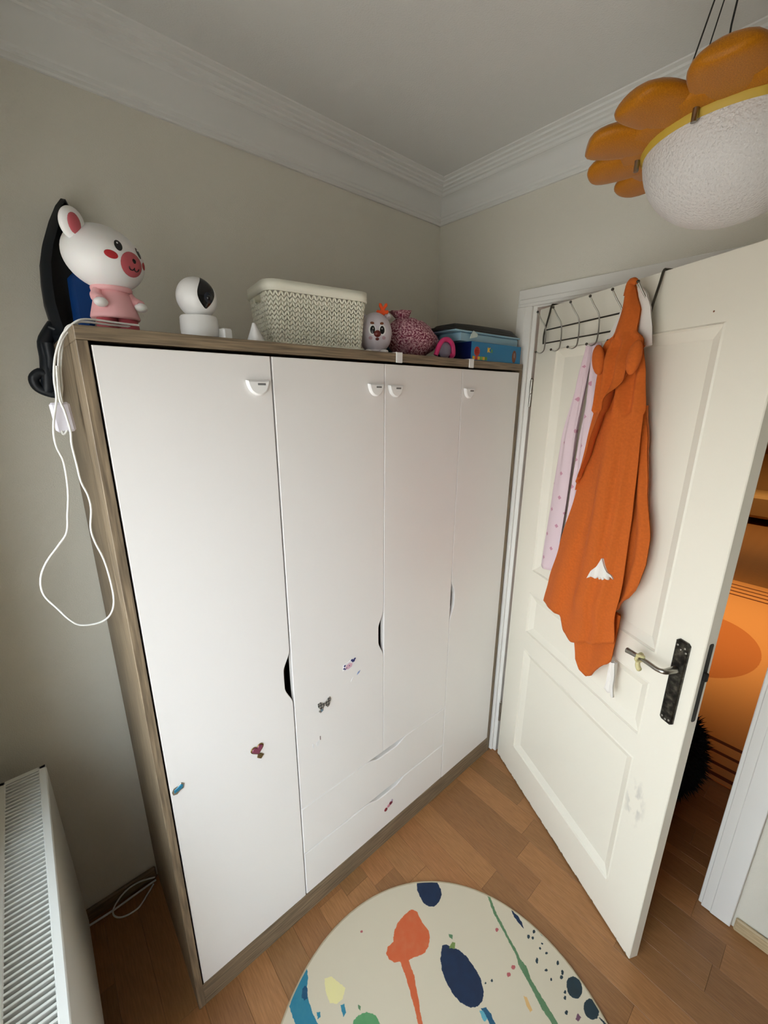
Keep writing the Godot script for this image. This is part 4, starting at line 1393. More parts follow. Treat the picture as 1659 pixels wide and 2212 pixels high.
# ---------------------------------------------------------------- radiator
func build_radiator() -> void:
	var z0 := -0.376
	var z1 := 0.33
	var x0 := -0.309
	var x1 := -0.208
	var y0 := 0.12
	var y1 := 0.752
	var r := thing("radiator", Transform3D(), "white panel radiator with slatted top grille below the window", "radiator")
	var mb := MB.new()
	mb.box(Vector3(x1 - 0.012, y0, z0), Vector3(x1, y1 - 0.006, z1), 0.004)
	part("front_panel", mb, M.radiator, r)
	mb = MB.new()
	mb.box(Vector3(x0, y0, z0), Vector3(x0 + 0.012, y1 - 0.006, z1), 0.004)
	part("back_panel", mb, M.radiator, r)
	for z in [z0, z1 - 0.008]:
		mb = MB.new()
		mb.box(Vector3(x0 + 0.012, y0 + 0.03, z), Vector3(x1 - 0.012, y1 - 0.004, z + 0.008), 0.002)
		part("end_panel", mb, M.radiator, r)
	mb = MB.new()
	var zf := z0 + 0.012
	var flip := false
	while zf < z1 - 0.02:          # folded convector sheet between the two water panels
		var xa := x0 + 0.014 if flip else x1 - 0.014
		var xb := x1 - 0.014 if flip else x0 + 0.014
		mb.quad(Vector3(xa, y0 + 0.05, zf), Vector3(xb, y0 + 0.05, zf + 0.009), Vector3(xb, y1 - 0.16, zf + 0.009), Vector3(xa, y1 - 0.16, zf))
		flip = not flip
		zf += 0.009
	part("fins", mb, M.radiator, r)
	mb = MB.new()
	mb.box(Vector3(x1 - 0.0165, y1 - 0.006, z0), Vector3(x1, y1, z1), 0.002)
	mb.box(Vector3(x0, y1 - 0.006, z0), Vector3(x0 + 0.0165, y1, z1), 0.002)
	mb.box(Vector3(x0, y1 - 0.006, z0), Vector3(x1, y1, z0 + 0.014), 0.002)
	mb.box(Vector3(x0, y1 - 0.006, z1 - 0.014), Vector3(x1, y1, z1), 0.002)
	var gr := part("grille_frame", mb, M.radiator, r)
	mb = MB.new()
	mb.box(Vector3(x0 + 0.015, -0.016, -0.0022), Vector3(x1 - 0.015, 0.0, 0.0022), 0.0008)
	var slat := mb.mesh()
	var z := z0 + 0.0205
	while z < z1 - 0.016:
		var o := put("slat", slat, M.radiator, gr)
		o.position = Vector3(0, y1 - 0.0008, z)
		z += 0.0118
	for zz in [z0 + 0.15, z1 - 0.12]:
		mb = MB.new()
		mb.box(Vector3(XL, 0.3, zz - 0.02), Vector3(x0, 0.6, zz + 0.02), 0.002)
		part("wall_bracket", mb, M.radiator, r)

# ---------------------------------------------------------------- hanging lamp
func build_lamp() -> void:
	var c := Vector3(0.8352, 2.1354, 0.704)
	var l := thing("pendant_lamp", at(c), "flower-shaped hanging lamp with amber petals and white bowl", "lamp")
	var R := 0.129
	var mb := MB.new()
	var prof := []
	for i in 15:
		var a := PI / 2 * i / 14.0
		prof.append(Vector2(R * cos(a), -0.118 * sin(a)))
	prof[-1].x = 0.0
	mb.lathe(prof, 48)
	part("bowl", mb, M.lamp_bowl, l)
	mb = MB.new()
	mb.lathe([Vector2(R + 0.001, 0.010), Vector2(R + 0.004, 0.006), Vector2(R + 0.004, -0.002), Vector2(R - 0.0004, -0.009)], 48)
	part("rim_band", mb, M.lamp_band, l)
	mb = MB.new()
	mb.lathe([Vector2(0, 0.05), Vector2(0.04, 0.05), Vector2(0.05, 0.03), Vector2(R + 0.032, 0.016), Vector2(R + 0.036, 0.008), Vector2(R + 0.030, 0.002), Vector2(R, 0.0), Vector2(0, 0.0)], 48)
	part("cap", mb, M.petal, l)
	# twelve rounded petals
	mb = MB.new()
	var rows := []
	for i in 15:
		var t := i / 14.0
		var th := PI * t
		var k := sin(th)
		var x := lerpf(R - 0.03, 0.222, 0.5 - 0.5 * cos(th))
		var w := 0.047 * pow(k, 0.5) * lerpf(0.95, 1.0, t)
		var h := 0.0175 * pow(k, 0.5) * lerpf(0.85, 1.1, t)
		var y := 0.004 + 0.006 * t + 0.010 * sin(th)
		var row := []
		for j in 18:
			var a := TAU * j / 18.0
			row.append(Vector3(x, y + h * sin(a) - 0.003 * cos(a) * cos(a) * k, w * cos(a)))
		rows.append(row)
	mb.grid(rows, true)
	var pm := mb.mesh()
	for i in 12:
		var p := put("petal", pm, M.petal, l)
		p.rotation.y = -deg_to_rad(174.0 + 30.0 * i)
	# clips and suspension cords
	for i in 6:
		var a := deg_to_rad(190.0 + 60.0 * i)
		mb = MB.new()
		var d := Vector3(cos(a), 0, sin(a))
		mb.tube([d * (R + 0.008) + Vector3(0, 0.014, 0), d * (R + 0.008) + Vector3(0, -0.016, 0)], 0.0042, 8)
		part("clip", mb, M.metal, l)
	for i in 3:
		var a := deg_to_rad(190.0 + 120.0 * i)
		var d := Vector3(cos(a), 0, sin(a))
		mb = MB.new()
		mb.tube([d * 0.17 + Vector3(0, 0.03, 0), Vector3(d.x * 0.03, CEIL - c.y - 0.03, d.z * 0.03)], 0.0011, 6)
		part("cord", mb, M.dark, l)
	mb = MB.new()
	mb.tube(curve([Vector3(0.0, 0.05, 0.0), Vector3(-0.06, 0.10, -0.02), Vector3(-0.03, 0.28, -0.012), Vector3(-0.012, CEIL - c.y - 0.03, 0)], 6), 0.0014, 6)
	part("flex", mb, M.dark, l)
	mb = MB.new()
	mb.lathe([Vector2(0, CEIL - c.y), Vector2(0.055, CEIL - c.y), Vector2(0.055, CEIL - c.y - 0.02), Vector2(0.03, CEIL - c.y - 0.035), Vector2(0, CEIL - c.y - 0.035)], 24)
	part("ceiling_rose", mb, M.trim, l)

# ---------------------------------------------------------------- things on top of the wardrobe
func cap(mb: MB, c: Vector3, rad: Vector3, bas: Basis, f: Vector3, w: float, h: float, lift: float, tilt := 0.0) -> void:
	# a printed patch that follows an ellipsoid: f is the direction of its middle in the ellipsoid's own axes
	f = f.normalized()
	var u := Vector3.UP.cross(f).normalized()
	var v := f.cross(u)
	var u2 := u * cos(tilt) + v * sin(tilt)
	var v2 := v * cos(tilt) - u * sin(tilt)
	var pt := func(a: float, k: float) -> Vector3:
		var d := (f + u2 * (w * k * cos(a)) + v2 * (h * k * sin(a))).normalized()
		var s := 1.0 / sqrt(pow(d.x / rad.x, 2) + pow(d.y / rad.y, 2) + pow(d.z / rad.z, 2))
		return c + bas * (d * (s + lift * (1.0 - 0.7 * k * k)))
	mb.smooth(true, 6)
	var n := 24
	for k in 4:
		for i in n:
			var a0 := TAU * i / n
			var a1 := TAU * (i + 1) / n
			if k == 0:
				mb.tri(pt.call(0.0, 0.0), pt.call(a0, 0.25), pt.call(a1, 0.25))
			else:
				mb.quad(pt.call(a0, k / 4.0), pt.call(a0, (k + 1) / 4.0), pt.call(a1, (k + 1) / 4.0), pt.call(a1, k / 4.0))
	mb.smooth(false)

func build_top_things() -> void:
	build_case()
	build_bear()
	build_camera_toy()
	build_basket()
	build_reindeer()
	build_bag()
	build_boxes()

func build_case() -> void:
	# dark navy curved case that leans in the corner between wardrobe and wall
	var o := thing("carry_case", at(Vector3(0, 1.74, -0.42)), "dark navy curved carry case with blue front behind the bear", "case")
	var out := []
	for p in [[130, 432], [118, 448], [104, 482], [92, 525], [87, 565], [90, 610], [97, 655], [108, 690], [113, 705], [113, 725], [118, 742], [160, 742], [185, 715], [215, 640], [200, 560], [170, 490], [150, 452], [140, 434]]:
		var q := on_plane(Vector2(p[0], p[1]), 2, -0.42)
		out.append(Vector2(q.x, maxf(q.y, WH + 0.002) - 1.74))
	var mb := MB.new()
	mb.extrude(out, -0.045, 0.03, 0.018, true)
	part("shell", mb, M.navy_case, o)
	out = []
	for p in [[146, 600], [152, 640], [160, 690], [166, 738], [200, 738], [214, 650], [205, 600], [170, 575]]:
		var q := on_plane(Vector2(p[0], p[1]), 2, -0.38)
		out.append(Vector2(q.x, maxf(q.y, WH + 0.002) - 1.74))
	mb = MB.new()
	mb.extrude(out, 0.02, 0.048, 0.012, true)
	part("blue_panel", mb, M.blue_case, o)
	mb = MB.new()
	var a := on_plane(Vector2(104, 706), 2, -0.41)
	var b := on_plane(Vector2(124, 712), 2, -0.41)
	mb.tube([Vector3(a.x, a.y - 1.74, 0.01), Vector3(b.x, b.y - 1.74, 0.01)], [0.003, 0.008], 8)
	part("catch", mb, M.navy_case, o)
	mb = MB.new()
	var path := []
	for p in [[124, 742], [112, 778], [104, 806], [86, 805], [73, 817], [80, 835], [100, 846], [122, 850], [136, 838], [128, 815], [110, 806]]:
		var q := on_plane(Vector2(p[0], p[1]), 2, -0.41)
		path.append(Vector3(minf(q.x, -0.0125), q.y - 1.74, 0.01))
	mb.tube(curve(path, 4), 0.0115, 10)
	part("strap_loop", mb, M.navy_case, o)
	mb = MB.new()
	mb.tube(curve([Vector3(0.010, 0.165, -0.01), Vector3(-0.004, 0.145, -0.006), Vector3(-0.0165, 0.122, -0.002), Vector3(-0.018, 0.09, 0.0), Vector3(-0.022, 0.06, 0.006), Vector3(-0.026, 0.03, 0.008), Vector3(-0.03, 0.008, 0.008)], 3), 0.0155, 12)
	part("strap_neck", mb, M.navy_case, o)

func build_bear() -> void:
	var z := -0.13
	var o := thing("bear_figure", at(Vector3(0.0905, WH, z)), "white bear figure in pink dress at the wardrobe corner", "toy figure")
	# feet and body
	var mb := MB.new()
	mb.lathe([Vector2(0, 0.094), Vector2(0.024, 0.092), Vector2(0.030, 0.082), Vector2(0.037, 0.06), Vector2(0.043, 0.04), Vector2(0.0445, 0.034), Vector2(0.043, 0.031), Vector2(0.03, 0.031)], 28)
	part("dress", mb, M.bear_pink, o)
	mb = MB.new()
	mb.lathe([Vector2(0.032, 0.096), Vector2(0.037, 0.088), Vector2(0.036, 0.082), Vector2(0.030, 0.081)], 24)
	part("collar", mb, M.bear_pink, o)
	for s in [[-0.017, 0.006], [0.019, 0.008]]:
		mb = MB.new()
		mb.lathe([Vector2(0, 0.036), Vector2(0.018, 0.036), Vector2(0.0205, 0.012), Vector2(0.021, 0.003), Vector2(0.018, 0.0), Vector2(0, 0.0)], 18)
		var lg := part("leg", mb, M.bear_rose, o)
		lg.position = Vector3(s[0], 0, s[1])
	for s in [[-0.032, 0.068, 0.022, -0.028, 0.056, 0.038], [0.034, 0.068, 0.008, 0.044, 0.056, 0.024]]:
		mb = MB.new()
		mb.tube(curve([Vector3(s[0] * 0.8, 0.078, s[2] * 0.6), Vector3(s[0], s[1], s[2]), Vector3(s[3], s[4] + 0.003, s[5])], 5), 0.0105, 10)
		part("sleeve", mb, M.bear_pink, o)
		mb = MB.new()
		mb.ellipsoid(Vector3(s[3], s[4], s[5]), Vector3(0.0125, 0.009, 0.011), Basis(), 8, 12)
		part("hand", mb, M.bear_white, o)
	# head, turned to the right and tilted
	var f := Vector3(sin(0.578) * cos(0.257), -sin(0.257), cos(0.578) * cos(0.257))
	var side := Vector3.UP.cross(f).normalized()
	var up := f.cross(side)
	var roll := -0.023
	var s2 := side * cos(roll) + up * sin(roll)
	var u2 := up * cos(roll) - side * sin(roll)
	var bas := Basis(s2, u2, f)
	var c := Vector3(-0.0045, 0.142, 0.0)
	var rad := Vector3(0.070, 0.058, 0.070)
	mb = MB.new()
	mb.ellipsoid(c, rad, bas, 28, 40)
	var head := part("head", mb, M.bear_white, o)
	for k in [-1.0, 1.0]:
		var d := Vector3(1.22 * k, 0.915, -0.1 if k < 0.0 else -0.75).normalized()
		var p := c + bas * Vector3(d.x * rad.x, d.y * rad.y, d.z * rad.z) * 1.12
		var eb := bas * Basis(Vector3(0, 0, 1), -0.35 * k)
		mb = MB.new()
		mb.ellipsoid(p, Vector3(0.0235, 0.0265, 0.012), eb, 16, 20)
		part("ear", mb, M.bear_white, head)
		mb = MB.new()
		mb.ellipsoid(p + eb * Vector3(0.002 * k, 0.001, 0.0075), Vector3(0.0135, 0.0175, 0.006), eb, 12, 16)
		part("ear_inside", mb, M.bear_rose, head)
		mb = MB.new()
		cap(mb, c, rad, bas, Vector3(0.40 * k, 0.476, 1.0), 0.105, 0.150, 0.0012)
		part("eye", mb, M.black, head)
		mb = MB.new()
		cap(mb, c, rad, bas, Vector3(0.40 * k - 0.03, 0.55, 1.0), 0.025, 0.03, 0.0022)
		part("eye_glint", mb, M.white_print, head)
		mb = MB.new()
		cap(mb, c, rad, bas, Vector3(0.648 * k, 0.133, 1.0), 0.165, 0.10, 0.001)
		part("cheek", mb, M.bear_cheek, head)
	mb = MB.new()
	cap(mb, c, rad, bas, Vector3(0.0, 0.027, 1.0), 0.37, 0.33, 0.0040)
	part("muzzle", mb, M.bear_rose, head)
	mb = MB.new()
	cap(mb, c, rad, bas, Vector3(0.0, 0.125, 1.0), 0.075, 0.075, 0.0062)
	part("nose", mb, M.black, head)
	mb = MB.new()
	for k in [-1.0, 1.0]:
		var path := []
		for i in 9:
			var a := PI * i / 8.0
			var d := Vector3(k * (0.075 - 0.075 * cos(a)), -0.03 - 0.08 * sin(a), 1.0).normalized()
			var s := 1.0 / sqrt(pow(d.x / rad.x, 2) + pow(d.y / rad.y, 2) + pow(d.z / rad.z, 2))
			path.append(c + bas * (d * (s + 0.0042)))
		mb.tube(path, 0.0009, 5)
	part("mouth", mb, M.black, head)

func build_camera_toy() -> void:
	var o := thing("security_camera", at(Vector3(0.2385, WH, -0.075), 0.24), "white round security camera with black lens face", "camera")
	var mb := MB.new()
	mb.lathe([Vector2(0, 0.047), Vector2(0.036, 0.047), Vector2(0.0385, 0.044), Vector2(0.0395, 0.02), Vector2(0.038, 0.004), Vector2(0.036, 0.0), Vector2(0, 0)], 36)
	part("base", mb, M.plastic, o)
	var c := Vector3(0, 0.0835, 0)
	var rad := Vector3(0.041, 0.041, 0.041)
	mb = MB.new()
	mb.ellipsoid(c, rad, Basis(), 26, 36)
	var hd := part("head", mb, M.plastic, o)
	mb = MB.new()
	# curved black face: a tall leaf shape that follows the sphere
	var rows := []
	for i in 21:
		var t := i / 20.0
		var el := lerpf(1.12, -0.62, t)
		var row := []
		for j in 13:
			var u := j / 12.0
			var half := 0.50 * pow(sin(PI * clampf(t * 0.97 + 0.015, 0, 1)), 0.75)
			var mid := 0.10 * sin(t * PI * 1.5 + 0.6)
			var az := mid + lerpf(-half, half, u)
			row.append(c + Vector3(sin(az) * cos(el), sin(el), cos(az) * cos(el)) * 0.0416)
		rows.append(row)
	mb.grid(rows)
	part("face", mb, M.gloss_black, hd)
	mb = MB.new()
	cap(mb, c, rad, Basis(), Vector3(0.05, -0.08, 1.0), 0.26, 0.26, 0.0022)
	part("lens_ring", mb, mat(Color(0.10, 0.13, 0.18), 0.2), hd)
	mb = MB.new()
	cap(mb, c, rad, Basis(), Vector3(0.05, -0.08, 1.0), 0.13, 0.13, 0.0045)
	part("lens", mb, M.gloss_black, hd)
	# white mat and plug beside it
	mb = MB.new()
	mb.box(Vector3(-0.055, 0.0, -0.03), Vector3(-0.02, 0.003, 0.025), 0.001)
	part("foot_pad", mb, M.plastic, o)
	var p := thing("power_plug", at(Vector3(0.283, WH, -0.05), 0.2), "small white power plug block beside the security camera", "plug")
	mb = MB.new()
	mb.box(Vector3(-0.011, 0.0, -0.014), Vector3(0.011, 0.024, 0.014), 0.003)
	part("block", mb, M.plastic, p)
	mb = MB.new()
	for x in [-0.005, 0.005]:
		mb.tube([Vector3(x, 0.012, -0.014), Vector3(x, 0.012, -0.03)], 0.002, 6)
	part("pins", mb, M.metal, p)
	var w := thing("tissue", at(Vector3(0.350, WH, -0.035)), "small crumpled white paper cone in front of the basket", "paper")
	mb = MB.new()
	var rows2 := []
	for i in 7:
		var t := i / 6.0
		var row := []
		for j in 16:
			var a := TAU * j / 16.0
			var r := 0.003 + 0.0165 * t * (1.0 + 0.22 * sin(a * 3.0 + 1.0) + 0.1 * sin(a * 5.0))
			row.append(Vector3(r * cos(a) - 0.004 * (1.0 - t), 0.040 * (1.0 - t) + 0.001, -r * sin(a)))
		rows2.append(row)
	mb.grid(rows2, true)
	part("cone", mb, M.plastic, w)
	mb = MB.new()
	mb.extrude([Vector2(0.008, 0.0), Vector2(0.032, -0.006), Vector2(0.05, 0.004), Vector2(0.03, 0.012), Vector2(0.012, 0.012)], 0.0, 0.004, 0.0015)
	var fl := part("flap", mb, M.plastic, w)
	fl.rotation.x = -PI / 2

func build_basket() -> void:
	# stitched plastic basket: rounded rectangle walls made of slanted knit stitches below a solid rim
	var turn := -0.15
	var o := thing("storage_basket", at(Vector3(0.5545, WH, -0.137), turn), "cream knit-look plastic storage basket with solid rim", "basket")
	var hx := 0.142
	var hz := 0.086
	var rc := 0.030
	var H := 0.150
	var outline := func(u: float, grow: float) -> Array:      # u along the perimeter in metres -> [point, outward]
		var a := hx - rc
		var b := hz - rc
		var arc := PI / 2 * rc
		var segs := [2 * a, arc, 2 * b, arc, 2 * a, arc, 2 * b, arc]
		var p := Vector2()
		var n := Vector2()
		var k := 0
		while k < 8 and u > segs[k]:
			u -= segs[k]
			k += 1
		k = mini(k, 7)
		match k:
			0: p = Vector2(-a + u, hz); n = Vector2(0, 1)
			2: p = Vector2(hx, b - u); n = Vector2(1, 0)
			4: p = Vector2(a - u, -hz); n = Vector2(0, -1)
			6: p = Vector2(-hx, -b + u); n = Vector2(-1, 0)
			_:
				var t: float = u / arc * PI / 2
				var cc: Vector2 = [Vector2(a, b), Vector2(a, -b), Vector2(-a, -b), Vector2(-a, b)][(k - 1) / 2]
				var st: float = [PI / 2, 0.0, -PI / 2, -PI][(k - 1) / 2]
				n = Vector2.from_angle(st - t)
				p = cc + n * rc
		p += n * grow
		return [p, n]
	var per := 4 * (hx - rc) + 4 * (hz - rc) + TAU * rc
	var cols := 60
	var rows := 11
	var cw := per / cols
	var y0 := 0.010
	var y1 := H - 0.024
	var ch := (y1 - y0) / rows
	var mb := MB.new()
	for c in cols:
		for r in rows:
			var y := y0 + (r + 0.5) * ch
			var grow := -0.016 * (1.0 - y / H)
			for s in [-1.0, 1.0]:
				var q: Array = outline.call(fposmod((c + 0.5 + s * 0.24) * cw, per), grow)
				if absf(q[1].x) > 0.9 and absf(q[0].y) < 0.031 and y > H - 0.050:
					continue                  # hand hole
				var n3 := Vector3(q[1].x, 0, q[1].y)
				var tan := Vector3(q[1].y, 0, -q[1].x)
				var bas := Basis(tan, Vector3.UP, n3) * Basis(Vector3(0, 0, 1), s * 0.50)
				mb.ellipsoid(Vector3(q[0].x, y, q[0].y), Vector3(0.0027, ch * 0.70, 0.0028), bas, 4, 6)
	part("knit_wall", mb, M.basket, o)
	# solid bands: rim, base and floor
	var band := func(ya: float, yb: float, grow: float, th: float) -> MB:
		var m2 := MB.new()
		var pr := [[0.0, ya], [th, ya], [th, yb], [0.0, yb]]
		var g := []
		for k in pr.size() + 1:
			var e: Array = pr[k % 4]
			var row := []
			for i in 72:
				var q: Array = outline.call(per * i / 72.0, grow + e[0])
				row.append(Vector3(q[0].x, e[1], q[0].y))
			g.append(row)
		g.reverse()
		m2.grid(g, true)
		return m2
	part("rim", band.call(H - 0.024, H, -0.003, 0.0075), M.basket, o)
	part("base_band", band.call(0.004, 0.013, -0.019, 0.005), M.basket, o)
	mb = MB.new()
	mb.box(Vector3(-hx + 0.012, 0.005, -hz + 0.012), Vector3(hx - 0.012, 0.009, hz - 0.012), 0.002)
	part("bottom", mb, M.basket, o)
	for sx in [-1.0, 1.0]:
		for sz in [-1.0, 1.0]:
			mb = MB.new()
			mb.box(Vector3(sx * 0.092 - 0.018, 0.0, sz * 0.063 - 0.012), Vector3(sx * 0.092 + 0.018, 0.006, sz * 0.063 + 0.012), 0.002)
			part("foot", mb, M.basket, o)
	for sx in [-1.0, 1.0]:        # lip below the hand hole at each end
		mb = MB.new()
		mb.tube(curve([Vector3(sx * (hx - 0.0045), H - 0.026, -0.034), Vector3(sx * (hx - 0.0050), H - 0.040, -0.031), Vector3(sx * (hx - 0.0055), H - 0.045, -0.022), Vector3(sx * (hx - 0.0055), H - 0.045, 0.022), Vector3(sx * (hx - 0.0050), H - 0.040, 0.031), Vector3(sx * (hx - 0.0045), H - 0.026, 0.034)], 4), 0.0026, 8)
		part("handle_lip", mb, M.basket, o)

func build_reindeer() -> void:
	var o := thing("reindeer_toy", at(Vector3(0.7440, WH, -0.080), -0.62), "egg-shaped lilac white reindeer toy with orange antler", "toy figure")
	var c := Vector3(0, 0.058, 0)
	var rad := Vector3(0.049, 0.057, 0.044)
	var mb := MB.new()
	mb.ellipsoid(c, rad, Basis(), 24, 32)
	var b := part("body", mb, M.rein_body, o)
	mb = MB.new()
	mb.lathe([Vector2(0, 0.012), Vector2(0.03, 0.012), Vector2(0.032, 0.0), Vector2(0, 0)], 24)
	part("stand", mb, M.rein_body, o)
	for k in [-1.0, 1.0]:
		mb = MB.new()
		cap(mb, c, rad, Basis(), Vector3(0.36 * k + 0.08, 0.12, 1.0), 0.25, 0.34, 0.0006)
		part("eye_white", mb, M.white_print, b)
		mb = MB.new()
		cap(mb, c, rad, Basis(), Vector3(0.33 * k + 0.08, 0.11, 1.0), 0.16, 0.25, 0.0016)
		part("pupil", mb, M.black, b)
		mb = MB.new()
		cap(mb, c, rad, Basis(), Vector3(0.30 * k + 0.08, 0.18, 1.0), 0.04, 0.05, 0.0028)
		part("eye_glint", mb, M.white_print, b)
		mb = MB.new()
		cap(mb, c, rad, Basis(), Vector3(0.36 * k + 0.06, 0.58, 1.0), 0.13, 0.08, 0.0016, 0.2 * k)
		part("eyebrow", mb, M.brown, b)
		mb = MB.new()
		cap(mb, c, rad, Basis(), Vector3(0.50 * k + 0.08, -0.42, 1.0), 0.13, 0.10, 0.0006)
		part("blush", mb, M.pink_blush, b)
		mb = MB.new()
		mb.ellipsoid(Vector3(0.036 * k, 0.105, -0.01), Vector3(0.010, 0.012, 0.006), Basis(Vector3(0, 0, 1), -0.7 * k), 8, 12)
		part("ear", mb, M.rein_body, o)
		mb = MB.new()
		mb.ellipsoid(Vector3(0.024 * k, 0.006, 0.03), Vector3(0.012, 0.006, 0.01), Basis(), 8, 12)
		part("paw", mb, M.white_print, o)
	mb = MB.new()
	mb.extrude([Vector2(-0.0045, 0.0), Vector2(0.0045, 0.0), Vector2(0.007, 0.004), Vector2(0.015, 0.005), Vector2(0.018, 0.011), Vector2(0.014, 0.015), Vector2(0.008, 0.013), Vector2(0.006, 0.016), Vector2(0.014, 0.026), Vector2(0.013, 0.033), Vector2(0.007, 0.032), Vector2(0.001, 0.022), Vector2(-0.004, 0.032), Vector2(-0.01, 0.033), Vector2(-0.011, 0.026), Vector2(-0.006, 0.017), Vector2(-0.008, 0.013), Vector2(-0.015, 0.015), Vector2(-0.019, 0.011), Vector2(-0.014, 0.004), Vector2(-0.007, 0.004)], -0.003, 0.003, 0.0012, true)
	var an := part("antler", mb, M.orange_antler, o)
	an.position = Vector3(0.022, 0.108, -0.004)
	mb = MB.new()
	cap(mb, c, rad, Basis(), Vector3(0.06, -0.13, 1.0), 0.23, 0.20, 0.006)
	part("nose", mb, M.nose_red, b)
	mb = MB.new()
	cap(mb, c, rad, Basis(), Vector3(0.06, -0.47, 1.0), 0.12, 0.09, 0.001)
	part("mouth", mb, M.nose_red, b)

func build_bag() -> void:
	var o := thing("drawstring_bag", at(Vector3(0.915, WH, -0.11)), "pink and white speckled drawstring bag beside the reindeer toy", "bag")
	var mb := MB.new()
	var rows := []
	var n := FastNoiseLite.new()
	n.seed = 2
	n.frequency = 9.0
	for i in 21:
		var t := i / 20.0
		var th := PI * t
		var row := []
		for j in 32:
			var a := TAU * j / 32.0
			var d := Vector3(sin(th) * cos(a), cos(th), -sin(th) * sin(a))
			var p := Vector3(d.x * 0.083, 0.060 + d.y * 0.062, d.z * 0.070)
			p.x += 0.030 * (1.0 - absf(d.y)) * maxf(d.x, 0) - 0.012 * d.y
			p += d * 0.009 * n.get_noise_3dv(d * 0.25)
			p.y = maxf(p.y, 0.0)
			row.append(p)
		rows.append(row)
	mb.grid(rows, true)
	part("pouch", mb, M.bag, o)
	mb = MB.new()
	rows = []
	for i in 8:
		var t := i / 7.0
		var row := []
		for j in 24:
			var a := TAU * j / 24.0
			var r := lerpf(0.018, 0.034, t) * (1.0 + 0.16 * sin(a * 6.0) * t)
			row.append(Vector3(-0.030 + r * cos(a) * 1.15 - 0.014 * t, 0.112 + 0.026 * t + 0.004 * cos(a), -r * sin(a) * 0.7))
		rows.append(row)
	rows.reverse()
	mb.grid(rows, true)
	part("frill", mb, M.bag, o)
	# teal cloth peeping out behind
	var c := thing("folded_cloth", at(Vector3(0.985, WH, -0.25)), "dark teal folded cloth behind the speckled bag", "cloth")
	mb = MB.new()
	mb.ellipsoid(Vector3(0, 0.056, 0), Vector3(0.10, 0.0555, 0.06), Basis(), 14, 20)
	part("fold", mb, M.teal_cloth, c)
	# pink strap bundle in front of the box
	var s := thing("pouch", at(Vector3(1.006, WH, -0.030)), "magenta rimmed clear pouch between bag and blue box", "pouch")
	mb = MB.new()
	mb.tube(curve([Vector3(-0.046, 0.008, -0.004), Vector3(-0.034, 0.040, 0.0), Vector3(-0.018, 0.056, 0.003), Vector3(0.006, 0.056, 0.006), Vector3(0.026, 0.040, 0.004), Vector3(0.030, 0.014, 0.004), Vector3(0.02, 0.008, 0.004)], 5), 0.0078, 8)
	part("rim", mb, M.magenta, s)
	mb = MB.new()
	mb.ellipsoid(Vector3(-0.006, 0.027, -0.002), Vector3(0.034, 0.026, 0.009), Basis(), 10, 14)
	part("window", mb, mat(Color(0.50, 0.48, 0.56), 0.3), s)

